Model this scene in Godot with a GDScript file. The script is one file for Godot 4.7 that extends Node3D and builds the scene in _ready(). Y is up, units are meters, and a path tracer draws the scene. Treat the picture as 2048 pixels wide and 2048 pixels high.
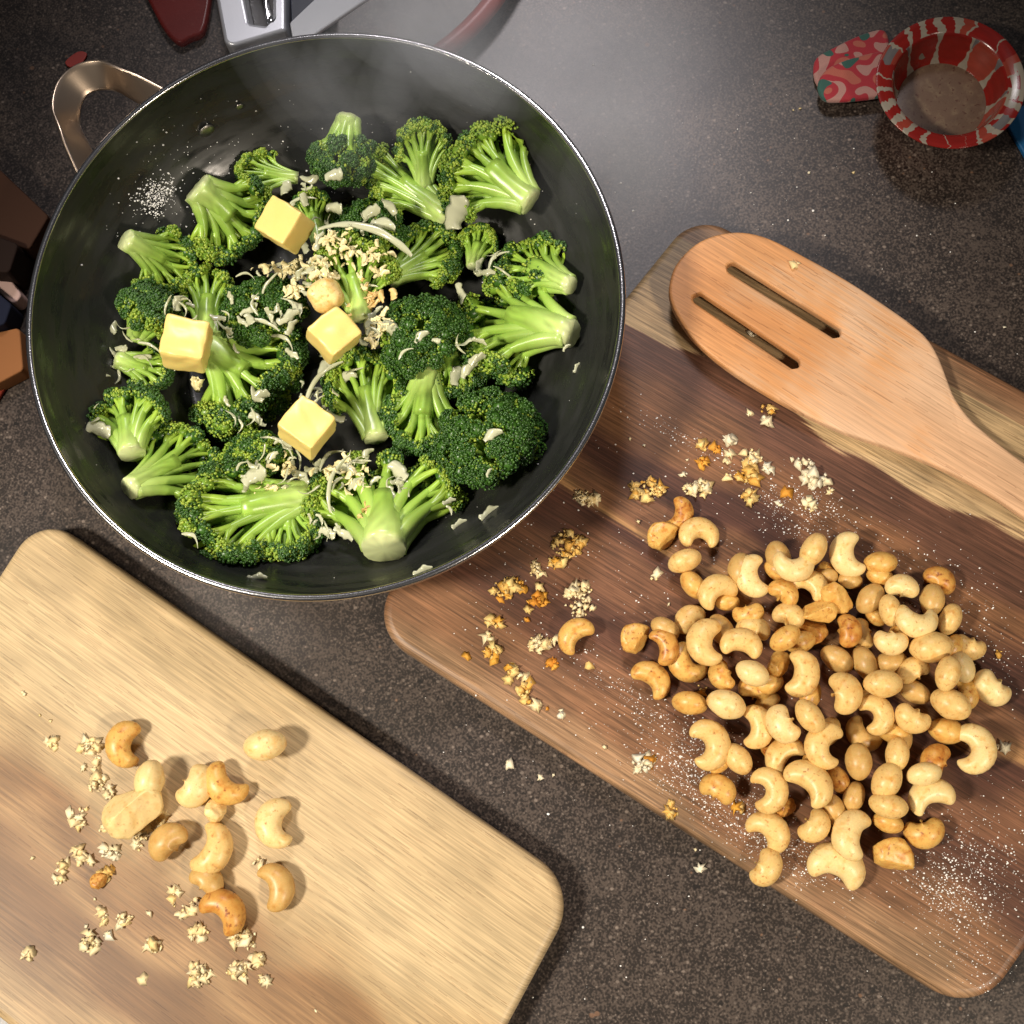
extends Node3D

# ---------------------------------------------------------------- helpers
const CM := 0.01

class Shape:
	var v := PackedVector3Array()
	var c := PackedColorArray()
	var u := PackedVector2Array()
	var t := PackedInt32Array()

	func pt(p: Vector3, col := Color.WHITE, uv := Vector2.ZERO) -> int:
		v.append(p)
		c.append(col)
		u.append(uv)
		return v.size() - 1

	func tri(a: int, b: int, d: int) -> void:      # counter-clockwise seen from outside
		t.append(a)
		t.append(d)
		t.append(b)

	func quad(a: int, b: int, d: int, e: int) -> void:
		tri(a, b, d)
		tri(a, d, e)

	func grid(base: int, rows: int, cols: int, wrap: bool, flip := false) -> void:
		var last := cols if wrap else cols - 1
		for i in rows - 1:
			for j in last:
				var a := base + i * cols + j
				var b := base + i * cols + (j + 1) % cols
				if flip:
					quad(a, a + cols, b + cols, b)
				else:
					quad(a, b, b + cols, a + cols)

	func flip_if_inside_out(from: int) -> void:
		var vol := 0.0
		var mid := Vector3.ZERO
		for k in range(from, t.size()):
			mid += v[t[k]]
		mid /= maxf(1.0, t.size() - from)
		for k in range(from, t.size(), 3):
			vol += (v[t[k]] - mid).dot((v[t[k + 2]] - mid).cross(v[t[k + 1]] - mid))
		if vol < 0.0:
			for k in range(from, t.size(), 3):
				var s := t[k + 1]
				t[k + 1] = t[k + 2]
				t[k + 2] = s

	func mesh(mat: Material = null) -> ArrayMesh:
		var n := PackedVector3Array()
		n.resize(v.size())
		for k in range(0, t.size(), 3):
			var a := t[k]
			var b := t[k + 2]
			var d := t[k + 1]
			var f := (v[b] - v[a]).cross(v[d] - v[a])
			n[a] += f
			n[b] += f
			n[d] += f
		for k in n.size():
			n[k] = n[k].normalized() if n[k].length_squared() > 1e-30 else Vector3.UP
		var arr := []
		arr.resize(Mesh.ARRAY_MAX)
		arr[Mesh.ARRAY_VERTEX] = v
		arr[Mesh.ARRAY_NORMAL] = n
		arr[Mesh.ARRAY_COLOR] = c
		arr[Mesh.ARRAY_TEX_UV] = u
		arr[Mesh.ARRAY_INDEX] = t
		var m := ArrayMesh.new()
		m.add_surface_from_arrays(Mesh.PRIMITIVE_TRIANGLES, arr)
		if mat:
			m.surface_set_material(0, mat)
		return m

	# a tube along points, with a radius at each; squash thins it along the second axis of its frame
	func tube(pts: PackedVector3Array, radii: PackedFloat32Array, sides: int, cols: PackedColorArray, caps := true, squash := 1.0) -> void:
		var from := t.size()
		var base := v.size()
		var count := pts.size()
		var ref := Vector3.UP if absf((pts[1] - pts[0]).normalized().y) < 0.9 else Vector3.RIGHT
		for i in count:
			var tan := (pts[mini(i + 1, count - 1)] - pts[maxi(i - 1, 0)]).normalized()
			var side := (ref - tan * ref.dot(tan)).normalized()
			ref = side
			var other := tan.cross(side)
			for j in sides:
				var a := TAU * j / sides
				pt(pts[i] + (side * cos(a) * squash + other * sin(a)) * radii[i], cols[i])
		grid(base, count, sides, true)
		if caps:
			var a := pt(pts[0], cols[0])
			var b := pt(pts[count - 1], cols[count - 1])
			for j in sides:
				tri(a, base + (j + 1) % sides, base + j)
				tri(b, base + (count - 1) * sides + j, base + (count - 1) * sides + (j + 1) % sides)
		flip_if_inside_out(from)

	# a profile of (radius, height) turned about the y axis
	func lathe(profile: PackedVector2Array, sides: int, inward := false, uv_v := PackedFloat32Array()) -> void:
		var base := v.size()
		for i in profile.size():
			for j in sides + 1:
				var a := TAU * j / sides
				var vv := uv_v[i] if uv_v.size() else float(i) / (profile.size() - 1)
				pt(Vector3(cos(a) * profile[i].x, profile[i].y, sin(a) * profile[i].x), Color.WHITE, Vector2(float(j) / sides, vv))
		grid(base, profile.size(), sides + 1, false, inward)

var taken := {}

func numbered(called: String) -> String:
	if not taken.has(called):
		taken[called] = 0
		return called
	taken[called] += 1
	return "%s_%03d" % [called, taken[called]]

func tag(o: Node, label: String, category: String, group := "", kind := "") -> void:
	if label:
		o.set_meta("label", label)
	if category:
		o.set_meta("category", category)
	if group:
		o.set_meta("group", group)
	if kind:
		o.set_meta("kind", kind)

func thing(called: String, at: Vector3, label: String, category: String, group := "") -> Node3D:
	var o := Node3D.new()
	o.name = numbered(called)
	o.position = at
	add_child(o, true)
	tag(o, label, category, group)
	return o

func part(called: String, m: Mesh, parent: Node3D, mat: Material = null) -> MeshInstance3D:
	var o := MeshInstance3D.new()
	o.name = called
	o.mesh = m
	if mat:
		o.material_override = mat
	parent.add_child(o, true)
	return o

func solo(called: String, m: Mesh, label: String, category: String, group := "", kind := "") -> MeshInstance3D:
	var o := MeshInstance3D.new()
	o.name = numbered(called)
	o.mesh = m
	add_child(o, true)
	tag(o, label, category, group, kind)
	return o

func lin(r: float, g: float, b: float) -> Color:       # a linear base colour for a material's sRGB slot
	return Color(r, g, b).linear_to_srgb()

func plain(r: float, g: float, b: float, rough: float, metal := 0.0, spec := 0.5) -> StandardMaterial3D:
	var m := StandardMaterial3D.new()
	m.albedo_color = lin(r, g, b)
	m.roughness = rough
	m.metallic = metal
	m.metallic_specular = spec
	return m

func tinted(rough: float, spec := 0.5) -> StandardMaterial3D:   # takes its colour from the vertices or copies
	var m := StandardMaterial3D.new()
	m.vertex_color_use_as_albedo = true
	m.roughness = rough
	m.metallic_specular = spec
	return m

func noise(seed_: int, freq: float, octaves := 3, kind := FastNoiseLite.TYPE_SIMPLEX_SMOOTH) -> FastNoiseLite:
	var n := FastNoiseLite.new()
	n.seed = seed_
	n.noise_type = kind
	n.frequency = freq
	n.fractal_octaves = octaves
	n.fractal_type = FastNoiseLite.FRACTAL_FBM if octaves > 1 else FastNoiseLite.FRACTAL_NONE
	return n

# grey noise, 0..255, made at one size and stretched to another
func field(n: FastNoiseLite, w: int, h: int, made_w: int, made_h: int) -> PackedByteArray:
	var im := n.get_seamless_image(made_w, made_h, false, false, 0.15, true)
	im.convert(Image.FORMAT_L8)
	if made_w != w or made_h != h:
		im.resize(w, h, Image.INTERPOLATE_CUBIC)
	return im.get_data()

func texture_of(bytes: PackedByteArray, w: int, h: int) -> ImageTexture:
	return ImageTexture.create_from_image(Image.create_from_data(w, h, false, Image.FORMAT_RGB8, bytes))

func grey_texture(bytes: PackedByteArray, w: int, h: int) -> ImageTexture:
	return ImageTexture.create_from_image(Image.create_from_data(w, h, false, Image.FORMAT_L8, bytes))

func srgb_bytes(c: Color) -> Vector3:
	var s := c.linear_to_srgb()
	return Vector3(s.r, s.g, s.b) * 255.0

# ---------------------------------------------------------------- wood
# bands: rows of [where across 0..1, softness, Color linear]; the grain runs along x
func wood(seed_: int, w: int, h: int, bands: Array, grain_dark: float, pores: int, pore_len: int, warp_px: float, stain := Color(1, 1, 1), stain_to := 0.0) -> Array:
	var fine := field(noise(seed_, 0.42, 3), w, h, maxi(16, w / 56), h)
	var mid := field(noise(seed_ + 1, 0.14, 4), w, h, maxi(16, w / 30), h)
	var big := field(noise(seed_ + 2, 0.02, 2), w, h, maxi(16, w / 8), h / 4)
	var cloud := field(noise(seed_ + 3, 0.012, 3), w, h, w / 2, h / 2)
	var out := PackedByteArray()
	out.resize(w * h * 3)
	var ramp: Array[Vector3] = []
	var steps := 512
	for s in steps:
		var x := float(s) / steps
		var col := Vector3.ZERO
		for b in bands.size():
			var here: Vector3 = srgb_bytes(bands[b][2])
			if b == 0:
				col = here
			else:
				col = col.lerp(here, smoothstep(bands[b][0] - bands[b][1], bands[b][0] + bands[b][1], x))
		ramp.append(col)
	for y in h:
		for x in w:
			var i := y * w + x
			var vv := (y + (big[i] - 128) * warp_px / 64.0 + (mid[i] - 128) * warp_px / 400.0) / h
			var col := ramp[clampi(int(vv * steps), 0, steps - 1)]
			var k := 1.0 + grain_dark * ((fine[i] - 128) / 128.0 * 0.75 + (mid[i] - 128) / 128.0 * 0.7 + (cloud[i] - 128) / 128.0 * 0.4)
			if stain_to > 0.0:                          # oil soaked into the end of the grain, in streaks
				var soaked := smoothstep(0.0, 1.0, clampf((stain_to - x / float(w)) * 2.4 + (mid[i] - 128) / 420.0 + (cloud[i] - 128) / 260.0 + 0.2, 0.0, 1.0))
				col *= Vector3(1, 1, 1).lerp(Vector3(stain.r, stain.g, stain.b), soaked)
			out[i * 3] = clampi(int(col.x * k), 0, 255)
			out[i * 3 + 1] = clampi(int(col.y * k), 0, 255)
			out[i * 3 + 2] = clampi(int(col.z * k * (0.97 + 0.03 * k)), 0, 255)
	var rng := RandomNumberGenerator.new()
	rng.seed = seed_ + 9
	var relief := PackedByteArray()
	relief.resize(w * h)
	for i in w * h:
		relief[i] = 150 + (fine[i] - 128) / 3
	for p in pores:                                    # the short dark pores of the grain
		var x0 := rng.randi_range(0, w - 1)
		var y0 := rng.randi_range(0, h - 1)
		var n := rng.randi_range(pore_len / 3, pore_len)
		var deep := rng.randf_range(0.80, 0.96)
		for k in n:
			var x := (x0 + k) % w
			var y := (y0 + (big[y0 * w + x] - big[y0 * w + x0]) / 24 + h) % h
			var i := y * w + x
			out[i * 3] = int(out[i * 3] * deep)
			out[i * 3 + 1] = int(out[i * 3 + 1] * deep * 0.97)
			out[i * 3 + 2] = int(out[i * 3 + 2] * deep * 0.95)
			relief[i] = maxi(0, relief[i] - 22)
	return [texture_of(out, w, h), grey_texture(relief, w, h)]

func wood_material(maps: Array, rough: float, relief_cm: float) -> StandardMaterial3D:
	var m := StandardMaterial3D.new()
	m.albedo_texture = maps[0]
	m.roughness = rough
	m.metallic_specular = 0.4
	m.heightmap_enabled = true
	m.heightmap_texture = maps[1]
	m.heightmap_scale = relief_cm
	return m

# ---------------------------------------------------------------- flat boards with rounded rims
# outlines are in metres on the xz plane, given as (x, z); holes likewise. lift(p) raises a point.
func outline_normals(o: PackedVector2Array) -> PackedVector2Array:
	var n := PackedVector2Array()
	for i in o.size():
		var d := (o[(i + 1) % o.size()] - o[(i - 1 + o.size()) % o.size()]).normalized()
		n.append(Vector2(d.y, -d.x))
	return n

func area_of(o: PackedVector2Array) -> float:
	var a := 0.0
	for i in o.size():
		a += o[i].cross(o[(i + 1) % o.size()])
	return a / 2.0

func slab(s: Shape, outer: PackedVector2Array, holes: Array, thick: float, edge: float, uv_of: Callable, lift: Callable) -> void:
	if area_of(outer) < 0.0:
		outer.reverse()
	var loops := [outer]
	for hole in holes:
		if area_of(hole) > 0.0:
			hole.reverse()
		loops.append(hole)
	var top: Array[PackedVector2Array] = []
	for loop in loops:
		var nrm := outline_normals(loop)      # points away from the wood
		var steps := [[edge, 0.0], [edge * 0.62, edge * 0.08], [edge * 0.29, edge * 0.29], [edge * 0.08, edge * 0.62], [0.0, edge], [0.0, thick - edge], [edge * 0.29, thick - edge * 0.29], [edge, thick]]
		var base := s.v.size()
		for st in steps:
			for i in loop.size():
				var p: Vector2 = loop[i] - nrm[i] * st[0]
				s.pt(Vector3(p.x, thick - st[1] + (lift as Callable).call(p), p.y), Color.WHITE, (uv_of as Callable).call(p) + Vector2(0.0, st[1] * 0.7))
		s.grid(base, steps.size(), loop.size(), true, false)
		var inset := PackedVector2Array()
		for i in loop.size():
			inset.append(loop[i] - nrm[i] * edge)
		top.append(inset)
	# the flat faces: each hole is joined to the rim by a bridge
	var poly := top[0].duplicate()
	for k in range(1, top.size()):
		var hole := top[k]
		var best := INF
		var bi := 0
		var bj := 0
		for i in poly.size():
			for j in hole.size():
				var d := poly[i].distance_squared_to(hole[j])
				if d < best:
					best = d
					bi = i
					bj = j
		var joined := PackedVector2Array()
		for i in bi + 1:
			joined.append(poly[i])
		for j in hole.size() + 1:
			joined.append(hole[(bj + j) % hole.size()])
		for i in range(bi, poly.size()):
			joined.append(poly[i])
		poly = joined
	var tris := Geometry2D.triangulate_polygon(poly)
	for face in 2:
		var base := s.v.size()
		for p in poly:
			s.pt(Vector3(p.x, (thick if face == 0 else 0.0) + (lift as Callable).call(p), p.y), Color.WHITE, (uv_of as Callable).call(p))
		for i in range(0, tris.size(), 3):
			var a := poly[tris[i]]
			var turn := (poly[tris[i + 1]] - a).cross(poly[tris[i + 2]] - a)
			if (turn < 0.0) == (face == 0):
				s.tri(base + tris[i], base + tris[i + 1], base + tris[i + 2])
			else:
				s.tri(base + tris[i], base + tris[i + 2], base + tris[i + 1])

func rounded(corners: PackedVector2Array, radii: PackedFloat32Array) -> PackedVector2Array:
	var out := PackedVector2Array()
	var n := corners.size()
	for i in n:
		var p := corners[i]
		var a := (corners[(i - 1 + n) % n] - p).normalized()
		var b := (corners[(i + 1) % n] - p).normalized()
		var half := acos(clampf(a.dot(b), -1.0, 1.0)) / 2.0
		var d := radii[i] / tan(half)
		var mid := p + (a + b).normalized() * radii[i] / sin(half)
		var s := (p + a * d) - mid
		var e := (p + b * d) - mid
		var turn := s.angle_to(e)
		for k in 15:
			out.append(mid + s.rotated(turn * k / 14.0))
	return out

func smooth_loop(p: PackedVector2Array, steps: int) -> PackedVector2Array:
	var out := PackedVector2Array()
	var n := p.size()
	for i in n:
		for k in steps:
			out.append(p[i].cubic_interpolate(p[(i + 1) % n], p[(i - 1 + n) % n], p[(i + 2) % n], float(k) / steps))
	return out

func no_lift(_p: Vector2) -> float:
	return 0.0

# ---------------------------------------------------------------- small solids
func ball(rings: int, sides: int) -> Shape:
	var s := Shape.new()
	for i in rings + 1:
		var a := PI * i / rings
		for j in sides:
			var b := TAU * j / sides
			s.pt(Vector3(sin(a) * cos(b), cos(a), sin(a) * sin(b)))
	s.grid(0, rings + 1, sides, true)
	s.flip_if_inside_out(0)
	return s

const PAN := Vector3(-13.73, 0.0, -26.51)
const PAN_IN := [Vector2(0.00, 0.45), Vector2(8.00, 0.50), Vector2(8.90, 0.95), Vector2(9.90, 1.85), Vector2(11.60, 3.00), Vector2(12.70, 4.00), Vector2(13.50, 5.00), Vector2(14.05, 6.00), Vector2(14.40, 7.00), Vector2(14.62, 7.90)]

# ---------------------------------------------------------------- cashews
# half: half the sweep of its arc in degrees; bend: radius of the arc; fat: thickness, all in cm
func cashew(half: float, bend: float, fat: float, lopsided: float, seed_: int) -> ArrayMesh:
	var s := Shape.new()
	var rows := 26
	var sides := 18
	var nz := noise(seed_, 1.1, 2)
	for i in rows + 1:
		var f := float(i) / rows
		var e := sin((f * 2.0 - 1.0) * PI / 2.0)
		var body := fat * (1.0 - 0.36 * e * e - lopsided * e * 0.20)
		var cap := sqrt(maxf(0.0, 1.0 - pow(absf(e), 3.4)))
		var a := deg_to_rad(half) * e
		var centre := Vector3(-cos(a) * bend, 0.0, sin(a) * bend)
		var out := Vector3(-cos(a), 0.0, sin(a))
		for j in sides:
			var b := TAU * j / sides
			var seam := 1.0 - 0.05 * exp(-pow((absf(angle_difference(b, PI))) / 0.35, 2.0))
			var p := centre + (out * cos(b) * (1.0 + 0.06 * cos(b)) + Vector3.UP * sin(b) * 0.93) * body * cap * seam
			p *= 1.0 + 0.035 * nz.get_noise_3dv(p * 0.8)
			s.pt(p * CM)
	s.grid(0, rows + 1, sides, true)
	s.flip_if_inside_out(0)
	return s.mesh()

# a broken piece: a ball with cuts through it, the cut edges a little worn
func chunk(seed_: int, wide: float, tall: float, cuts: int) -> ArrayMesh:
	var s := ball(22, 26)
	var r := RandomNumberGenerator.new()
	r.seed = seed_
	var nz := noise(seed_, 1.3, 2)
	var planes := []
	for k in cuts:
		var n := Vector3(r.randf_range(-1, 1), r.randf_range(-0.5, 1.0), r.randf_range(-1, 1)).normalized()
		planes.append([n, r.randf_range(0.38, 0.68)])
	for i in s.v.size():
		var p := s.v[i]
		for pl in planes:
			var n: Vector3 = pl[0]
			var over: float = p.dot(n) - pl[1]
			if over > 0.0:
				p -= n * over * 0.88
		p *= 1.0 + 0.09 * nz.get_noise_3dv(p * 1.4)
		s.v[i] = Vector3(p.x * wide, p.y * tall, p.z * wide * 0.82) * CM
	return s.mesh()

# skins: cream with golden clouds, roasted blots and pin holes
func skin(seed_: int, cream: Color, gold: Color, burn: Color, gold_at: float, burn_at: float) -> ImageTexture:
	var w := 384
	var a := field(noise(seed_, 0.022, 3), w, w, w, w)
	var b := field(noise(seed_ + 5, 0.05, 4), w, w, w, w)
	var d := field(noise(seed_ + 8, 0.16, 2), w, w, w, w)
	var out := PackedByteArray()
	out.resize(w * w * 3)
	var c0 := srgb_bytes(cream)
	var c1 := srgb_bytes(gold)
	var c2 := srgb_bytes(burn)
	for i in w * w:
		var f := a[i] / 255.0
		var g := b[i] / 255.0
		var h := d[i] / 255.0
		var col := c0.lerp(c1, clampf((f * 0.7 + g * 0.3 - gold_at) * 4.0, 0.0, 1.0))
		col = col.lerp(c2, clampf((g * 0.85 + h * 0.15 - burn_at) * 9.0, 0.0, 0.95))
		col *= 0.95 + 0.1 * h
		out[i * 3] = clampi(int(col.x), 0, 255)
		out[i * 3 + 1] = clampi(int(col.y), 0, 255)
		out[i * 3 + 2] = clampi(int(col.z), 0, 255)
	return texture_of(out, w, w)

var nut_shapes := {}
var nut_skins := {}

func prepare_nuts() -> void:
	nut_shapes = {
		"c": [cashew(110, 0.62, 0.54, 0.2, 11), cashew(102, 0.64, 0.52, -0.5, 12), cashew(116, 0.60, 0.55, 0.45, 13), cashew(106, 0.62, 0.56, 0.0, 14)],
		"t": [cashew(134, 0.60, 0.52, 0.3, 21), cashew(128, 0.59, 0.53, -0.4, 22)],
		"h": [cashew(100, 0.44, 0.60, 0.35, 31), cashew(94, 0.46, 0.58, -0.45, 32), cashew(104, 0.42, 0.62, 0.1, 33)],
		"o": [cashew(96, 0.46, 0.62, 0.3, 41), cashew(90, 0.50, 0.58, -0.3, 42), cashew(100, 0.42, 0.65, 0.5, 43)],
		"k": [chunk(51, 1.05, 0.80, 5), chunk(57, 1.05, 0.78, 6), chunk(63, 1.08, 0.74, 4)],
	}
	var tones := {
		"pale": [lin(0.80, 0.60, 0.27), lin(0.68, 0.38, 0.10), lin(0.36, 0.13, 0.03), 0.58, 0.75],
		"cream": [lin(0.74, 0.50, 0.185), lin(0.60, 0.29, 0.06), lin(0.32, 0.10, 0.022), 0.55, 0.72],
		"golden": [lin(0.68, 0.41, 0.11), lin(0.54, 0.22, 0.035), lin(0.26, 0.07, 0.016), 0.49, 0.68],
		"tan": [lin(0.57, 0.36, 0.12), lin(0.48, 0.25, 0.06), lin(0.28, 0.11, 0.03), 0.5, 0.8],
		"toasted": [lin(0.60, 0.32, 0.075), lin(0.44, 0.16, 0.025), lin(0.18, 0.04, 0.012), 0.46, 0.66],
	}
	var k := 0
	for tone in tones:
		var v: Array = tones[tone]
		k += 1
		var tex := skin(k * 20, (v[0] as Color).srgb_to_linear(), (v[1] as Color).srgb_to_linear(), (v[2] as Color).srgb_to_linear(), v[3], v[4])
		nut_skins[tone] = []
		for turn in 3:
			var m := StandardMaterial3D.new()
			m.albedo_texture = tex
			m.uv1_triplanar = true
			m.uv1_scale = Vector3.ONE * 17.0
			m.uv1_offset = Vector3(turn * 0.37, turn * 0.61, turn * 0.23)
			m.roughness = 0.38
			m.metallic_specular = 0.45
			m.subsurf_scatter_enabled = true
			m.subsurf_scatter_strength = 0.06
			nut_skins[tone].append(m)

var nut_count := 0

# open: compass degrees of the hollow side seen from above (0 east, 90 away from the viewer)
func nut(x: float, y: float, z: float, kind: String, open: float, size: float, tone: String, label: String, group: String) -> void:
	nut_count += 1
	var r := RandomNumberGenerator.new()
	r.seed = 900 + nut_count * 7
	var shapes: Array = nut_shapes[kind]
	var o := solo("cashew_nut" if kind != "k" else "cashew_piece", shapes[nut_count % shapes.size()], label, "cashew", group)
	o.material_override = nut_skins[tone][r.randi_range(0, 2)]
	var b := Basis(Vector3.UP, deg_to_rad(open))
	if kind == "o":                                   # lies on its hollow side, back up
		b = b * Basis(Vector3.RIGHT, deg_to_rad(r.randf_range(-14, 14))) * Basis(Vector3.FORWARD, deg_to_rad(90.0 + r.randf_range(-16, 16)))
	else:
		b = b * Basis(Vector3.FORWARD, deg_to_rad(r.randf_range(-13, 13))) * Basis(Vector3.RIGHT, deg_to_rad(r.randf_range(-13, 13)))
		if kind != "k" and r.randf() < 0.5:
			b = b * Basis(Vector3.RIGHT, PI)
	o.transform = Transform3D(b.scaled(Vector3.ONE * size), Vector3(x, y, z) * CM)

# ---------------------------------------------------------------- broccoli
var bud: ArrayMesh
var bud_mat: StandardMaterial3D
var stem_mat: StandardMaterial3D
var tops := {}                                        # height of what lies in the pan, by half centimetres

func note_top(p: Vector3) -> void:
	var key := Vector2i(floori(p.x * 2.0), floori(p.z * 2.0))
	tops[key] = maxf(tops.get(key, -9.0), p.y)

func top_at(x: float, z: float) -> float:
	var best := -9.0
	for i in range(-1, 2):
		for j in range(-1, 2):
			best = maxf(best, tops.get(Vector2i(floori(x * 2.0) + i, floori(z * 2.0) + j), -9.0))
	if best < 0.0:
		best = pan_inside(Vector2(x - PAN.x, z - PAN.z).length())
	return best

func under_pan(p: Vector3) -> bool:
	var away := Vector2(p.x - PAN.x, p.z - PAN.z).length()
	return away > 14.2 or p.y < pan_inside(away) + 0.05

# root, tip in cm; wide: width of the crown, deep: its depth over its width; open_side: whether the
# branches show on the side turned up; pale: share of yellow-green buds
func floret(root: Vector3, tip: Vector3, wide: float, stem: float, deep: float, open_side: bool, pale: float, seed_: int, label: String, twin := 0.0) -> void:
	var r := RandomNumberGenerator.new()
	r.seed = seed_ * 131 + 7
	var nz := noise(seed_, 0.9, 2)
	var long := root.distance_to(tip)
	var y := (tip - root).normalized()
	var up := Vector3.UP if absf(y.y) < 0.9 else Vector3(0.3, 0.0, 1.0).normalized()
	var z := (up - y * up.dot(y)).normalized()
	var x := y.cross(z)
	var basis := Basis(x, y, z)
	var o := thing("broccoli_floret", root * CM, label, "broccoli", "broccoli florets in the pan")
	o.basis = basis
	var mid := Vector3(0.0, long * 0.56, -0.12 * wide * deep if open_side else 0.0)
	var size := Vector3(wide * 0.44, long * 0.40, wide * deep * 0.44)
	var s := Shape.new()
	var cut := Color(0.60, 0.66, 0.32)
	var green := Color(0.29, 0.47, 0.07)
	var light := Color(0.46, 0.62, 0.17)
	var tipc := Color(0.38, 0.53, 0.045)
	var dirs: Array[Vector3] = []
	if open_side:
		var fan := 7
		for i in fan:
			var a := deg_to_rad(lerpf(-104.0, 104.0, (i + 0.5) / fan) + r.randf_range(-7, 7))
			dirs.append(Vector3(sin(a), cos(a), r.randf_range(0.05, 0.42)).normalized())
		for i in 9:
			var a := deg_to_rad(lerpf(-100.0, 100.0, (i + 0.5) / 9.0) + r.randf_range(-8, 8))
			dirs.append(Vector3(sin(a), cos(a), r.randf_range(-0.75, -0.25)).normalized())
		for i in 5:
			dirs.append(Vector3(r.randf_range(-0.6, 0.6), r.randf_range(0.3, 1.0), r.randf_range(-1.2, -0.7)).normalized())
	else:
		var many := 24
		for i in many:
			var cy := lerpf(1.0, -0.12, (i + 0.5) / many)
			var a := i * 2.39996 + r.randf_range(-0.2, 0.2)
			var rr := sqrt(maxf(0.0, 1.0 - cy * cy))
			dirs.append(Vector3(rr * cos(a), cy, rr * sin(a)))
	var buds: Array[Transform3D] = []
	var tint := PackedColorArray()
	# the stalk itself, with its cut end
	var core := PackedVector3Array()
	var fat := PackedFloat32Array()
	var cc := PackedColorArray()
	for i in 9:
		var f := i / 8.0
		core.append(Vector3(0.06 * sin(f * 3.0 + seed_) * stem, f * long * 0.58, -0.05 * stem * f) * CM)
		fat.append(stem * (1.0 + 0.10 * sin(f * 4.0 + seed_) - 0.30 * f) * CM * (0.93 if i == 0 else 1.0))
		cc.append(cut.lerp(light, smoothstep(0.0, 0.10, f)).lerp(green, smoothstep(0.1, 0.8, f)))
	var from := s.v.size()
	s.tube(core, fat, 20, cc, true, 0.9)
	for i in range(from, s.v.size()):
		var p := s.v[i] / CM
		var ang := atan2(p.z, p.x)
		var rib := 1.0 + 0.035 * sin(ang * 7.0 + seed_) + 0.07 * nz.get_noise_3dv(p)
		s.v[i] = Vector3(s.v[i].x * rib, s.v[i].y + (0.05 * nz.get_noise_3dv(p * 3.0) * CM if p.y < 0.05 else 0.0), s.v[i].z * rib)
		s.c[i] = s.c[i] * (1.0 + 0.16 * sin(ang * 9.0 + nz.get_noise_3dv(p) * 4.0) + 0.2 * nz.get_noise_3dv(p * 2.0))
	for d in dirs:
		var reach := r.randf_range(0.88, 1.08)
		var end := mid + d * size * reach
		if twin > 0.0:
			end.x += signf(d.x) * twin * wide * 0.18 * (1.0 if absf(d.x) > 0.12 else 0.0)
		var lean := clampf(1.0 - d.y, 0.0, 1.0)
		var off := Vector3(d.x, 0.0, d.z) * stem * lerpf(0.45, 0.85, lean)
		var p0 := off * 0.7 + Vector3(0, long * 0.03, 0)
		var leave := long * lerpf(0.42, 0.16, lean) * r.randf_range(0.85, 1.15)
		var p1 := off * 0.78 + Vector3(0, leave, 0)
		var p2 := Vector3(end.x * 0.62, lerpf(leave, end.y, 0.62) + 0.05 * long, end.z * 0.62)
		var rad := stem * r.randf_range(0.36, 0.52)
		var pts := PackedVector3Array()
		var radii := PackedFloat32Array()
		var cols := PackedColorArray()
		var shade := r.randf_range(0.82, 1.18)
		for i in 11:
			var f := i / 10.0
			var p := p0.bezier_interpolate(p1, p2, end, f)
			pts.append(p * CM)
			radii.append(rad * lerpf(1.0, 0.40, smoothstep(0.25, 1.0, f)) * (1.0 + 0.12 * nz.get_noise_3dv(p * 1.7)) * CM)
			cols.append(light.lerp(green, smoothstep(0.05, 0.6, f)).lerp(tipc, smoothstep(0.7, 1.0, f)) * shade * (1.0 + 0.15 * nz.get_noise_3dv(p * 2.3)))
			note_top(root + basis * p)
		s.tube(pts, radii, 9, cols, true, 0.85)
		# twigs, each ending in a clump of buds
		for k in 4:
			var d2 := (d + Vector3(r.randf_range(-1, 1), r.randf_range(-1, 1), r.randf_range(-1, 1)) * 0.34).normalized()
			if open_side and d2.z > 0.50:
				d2.z = 0.3
				d2 = d2.normalized()
			var e2 := mid + d2 * size * r.randf_range(0.94, 1.13)
			e2.x += end.x - (mid + d * size * reach).x
			if k == 0:
				e2 = end
			else:
				var st := p0.bezier_interpolate(p1, p2, end, r.randf_range(0.58, 0.72))
				var bent := (st + e2) * 0.5 + d * 0.10 * wide
				var tp := PackedVector3Array()
				var tr := PackedFloat32Array()
				var tc := PackedColorArray()
				for i in 6:
					var f := i / 5.0
					tp.append(st.lerp(bent, f).lerp(bent.lerp(e2, f), f) * CM)
					tr.append(rad * lerpf(0.48, 0.24, f) * CM)
					tc.append(green.lerp(tipc, f) * shade * r.randf_range(0.9, 1.1))
				s.tube(tp, tr, 7, tc, true)
			var outw := (e2 - mid * Vector3(1, 0.82, 1)).normalized()
			var cr := wide * r.randf_range(0.075, 0.105)
			var yellow := r.randf() < pale
			if not under_pan(root + basis * (e2 - basis.inverse() * Vector3(0, cr * 0.8, 0))):
				buds.append(Transform3D(Basis().scaled(Vector3.ONE * cr * 0.84 * CM), e2 * CM))
				tint.append(Color(0.040, 0.115, 0.012) if not yellow else Color(0.16, 0.29, 0.025))
			var count := int(36 + cr * cr * 330.0)
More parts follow.
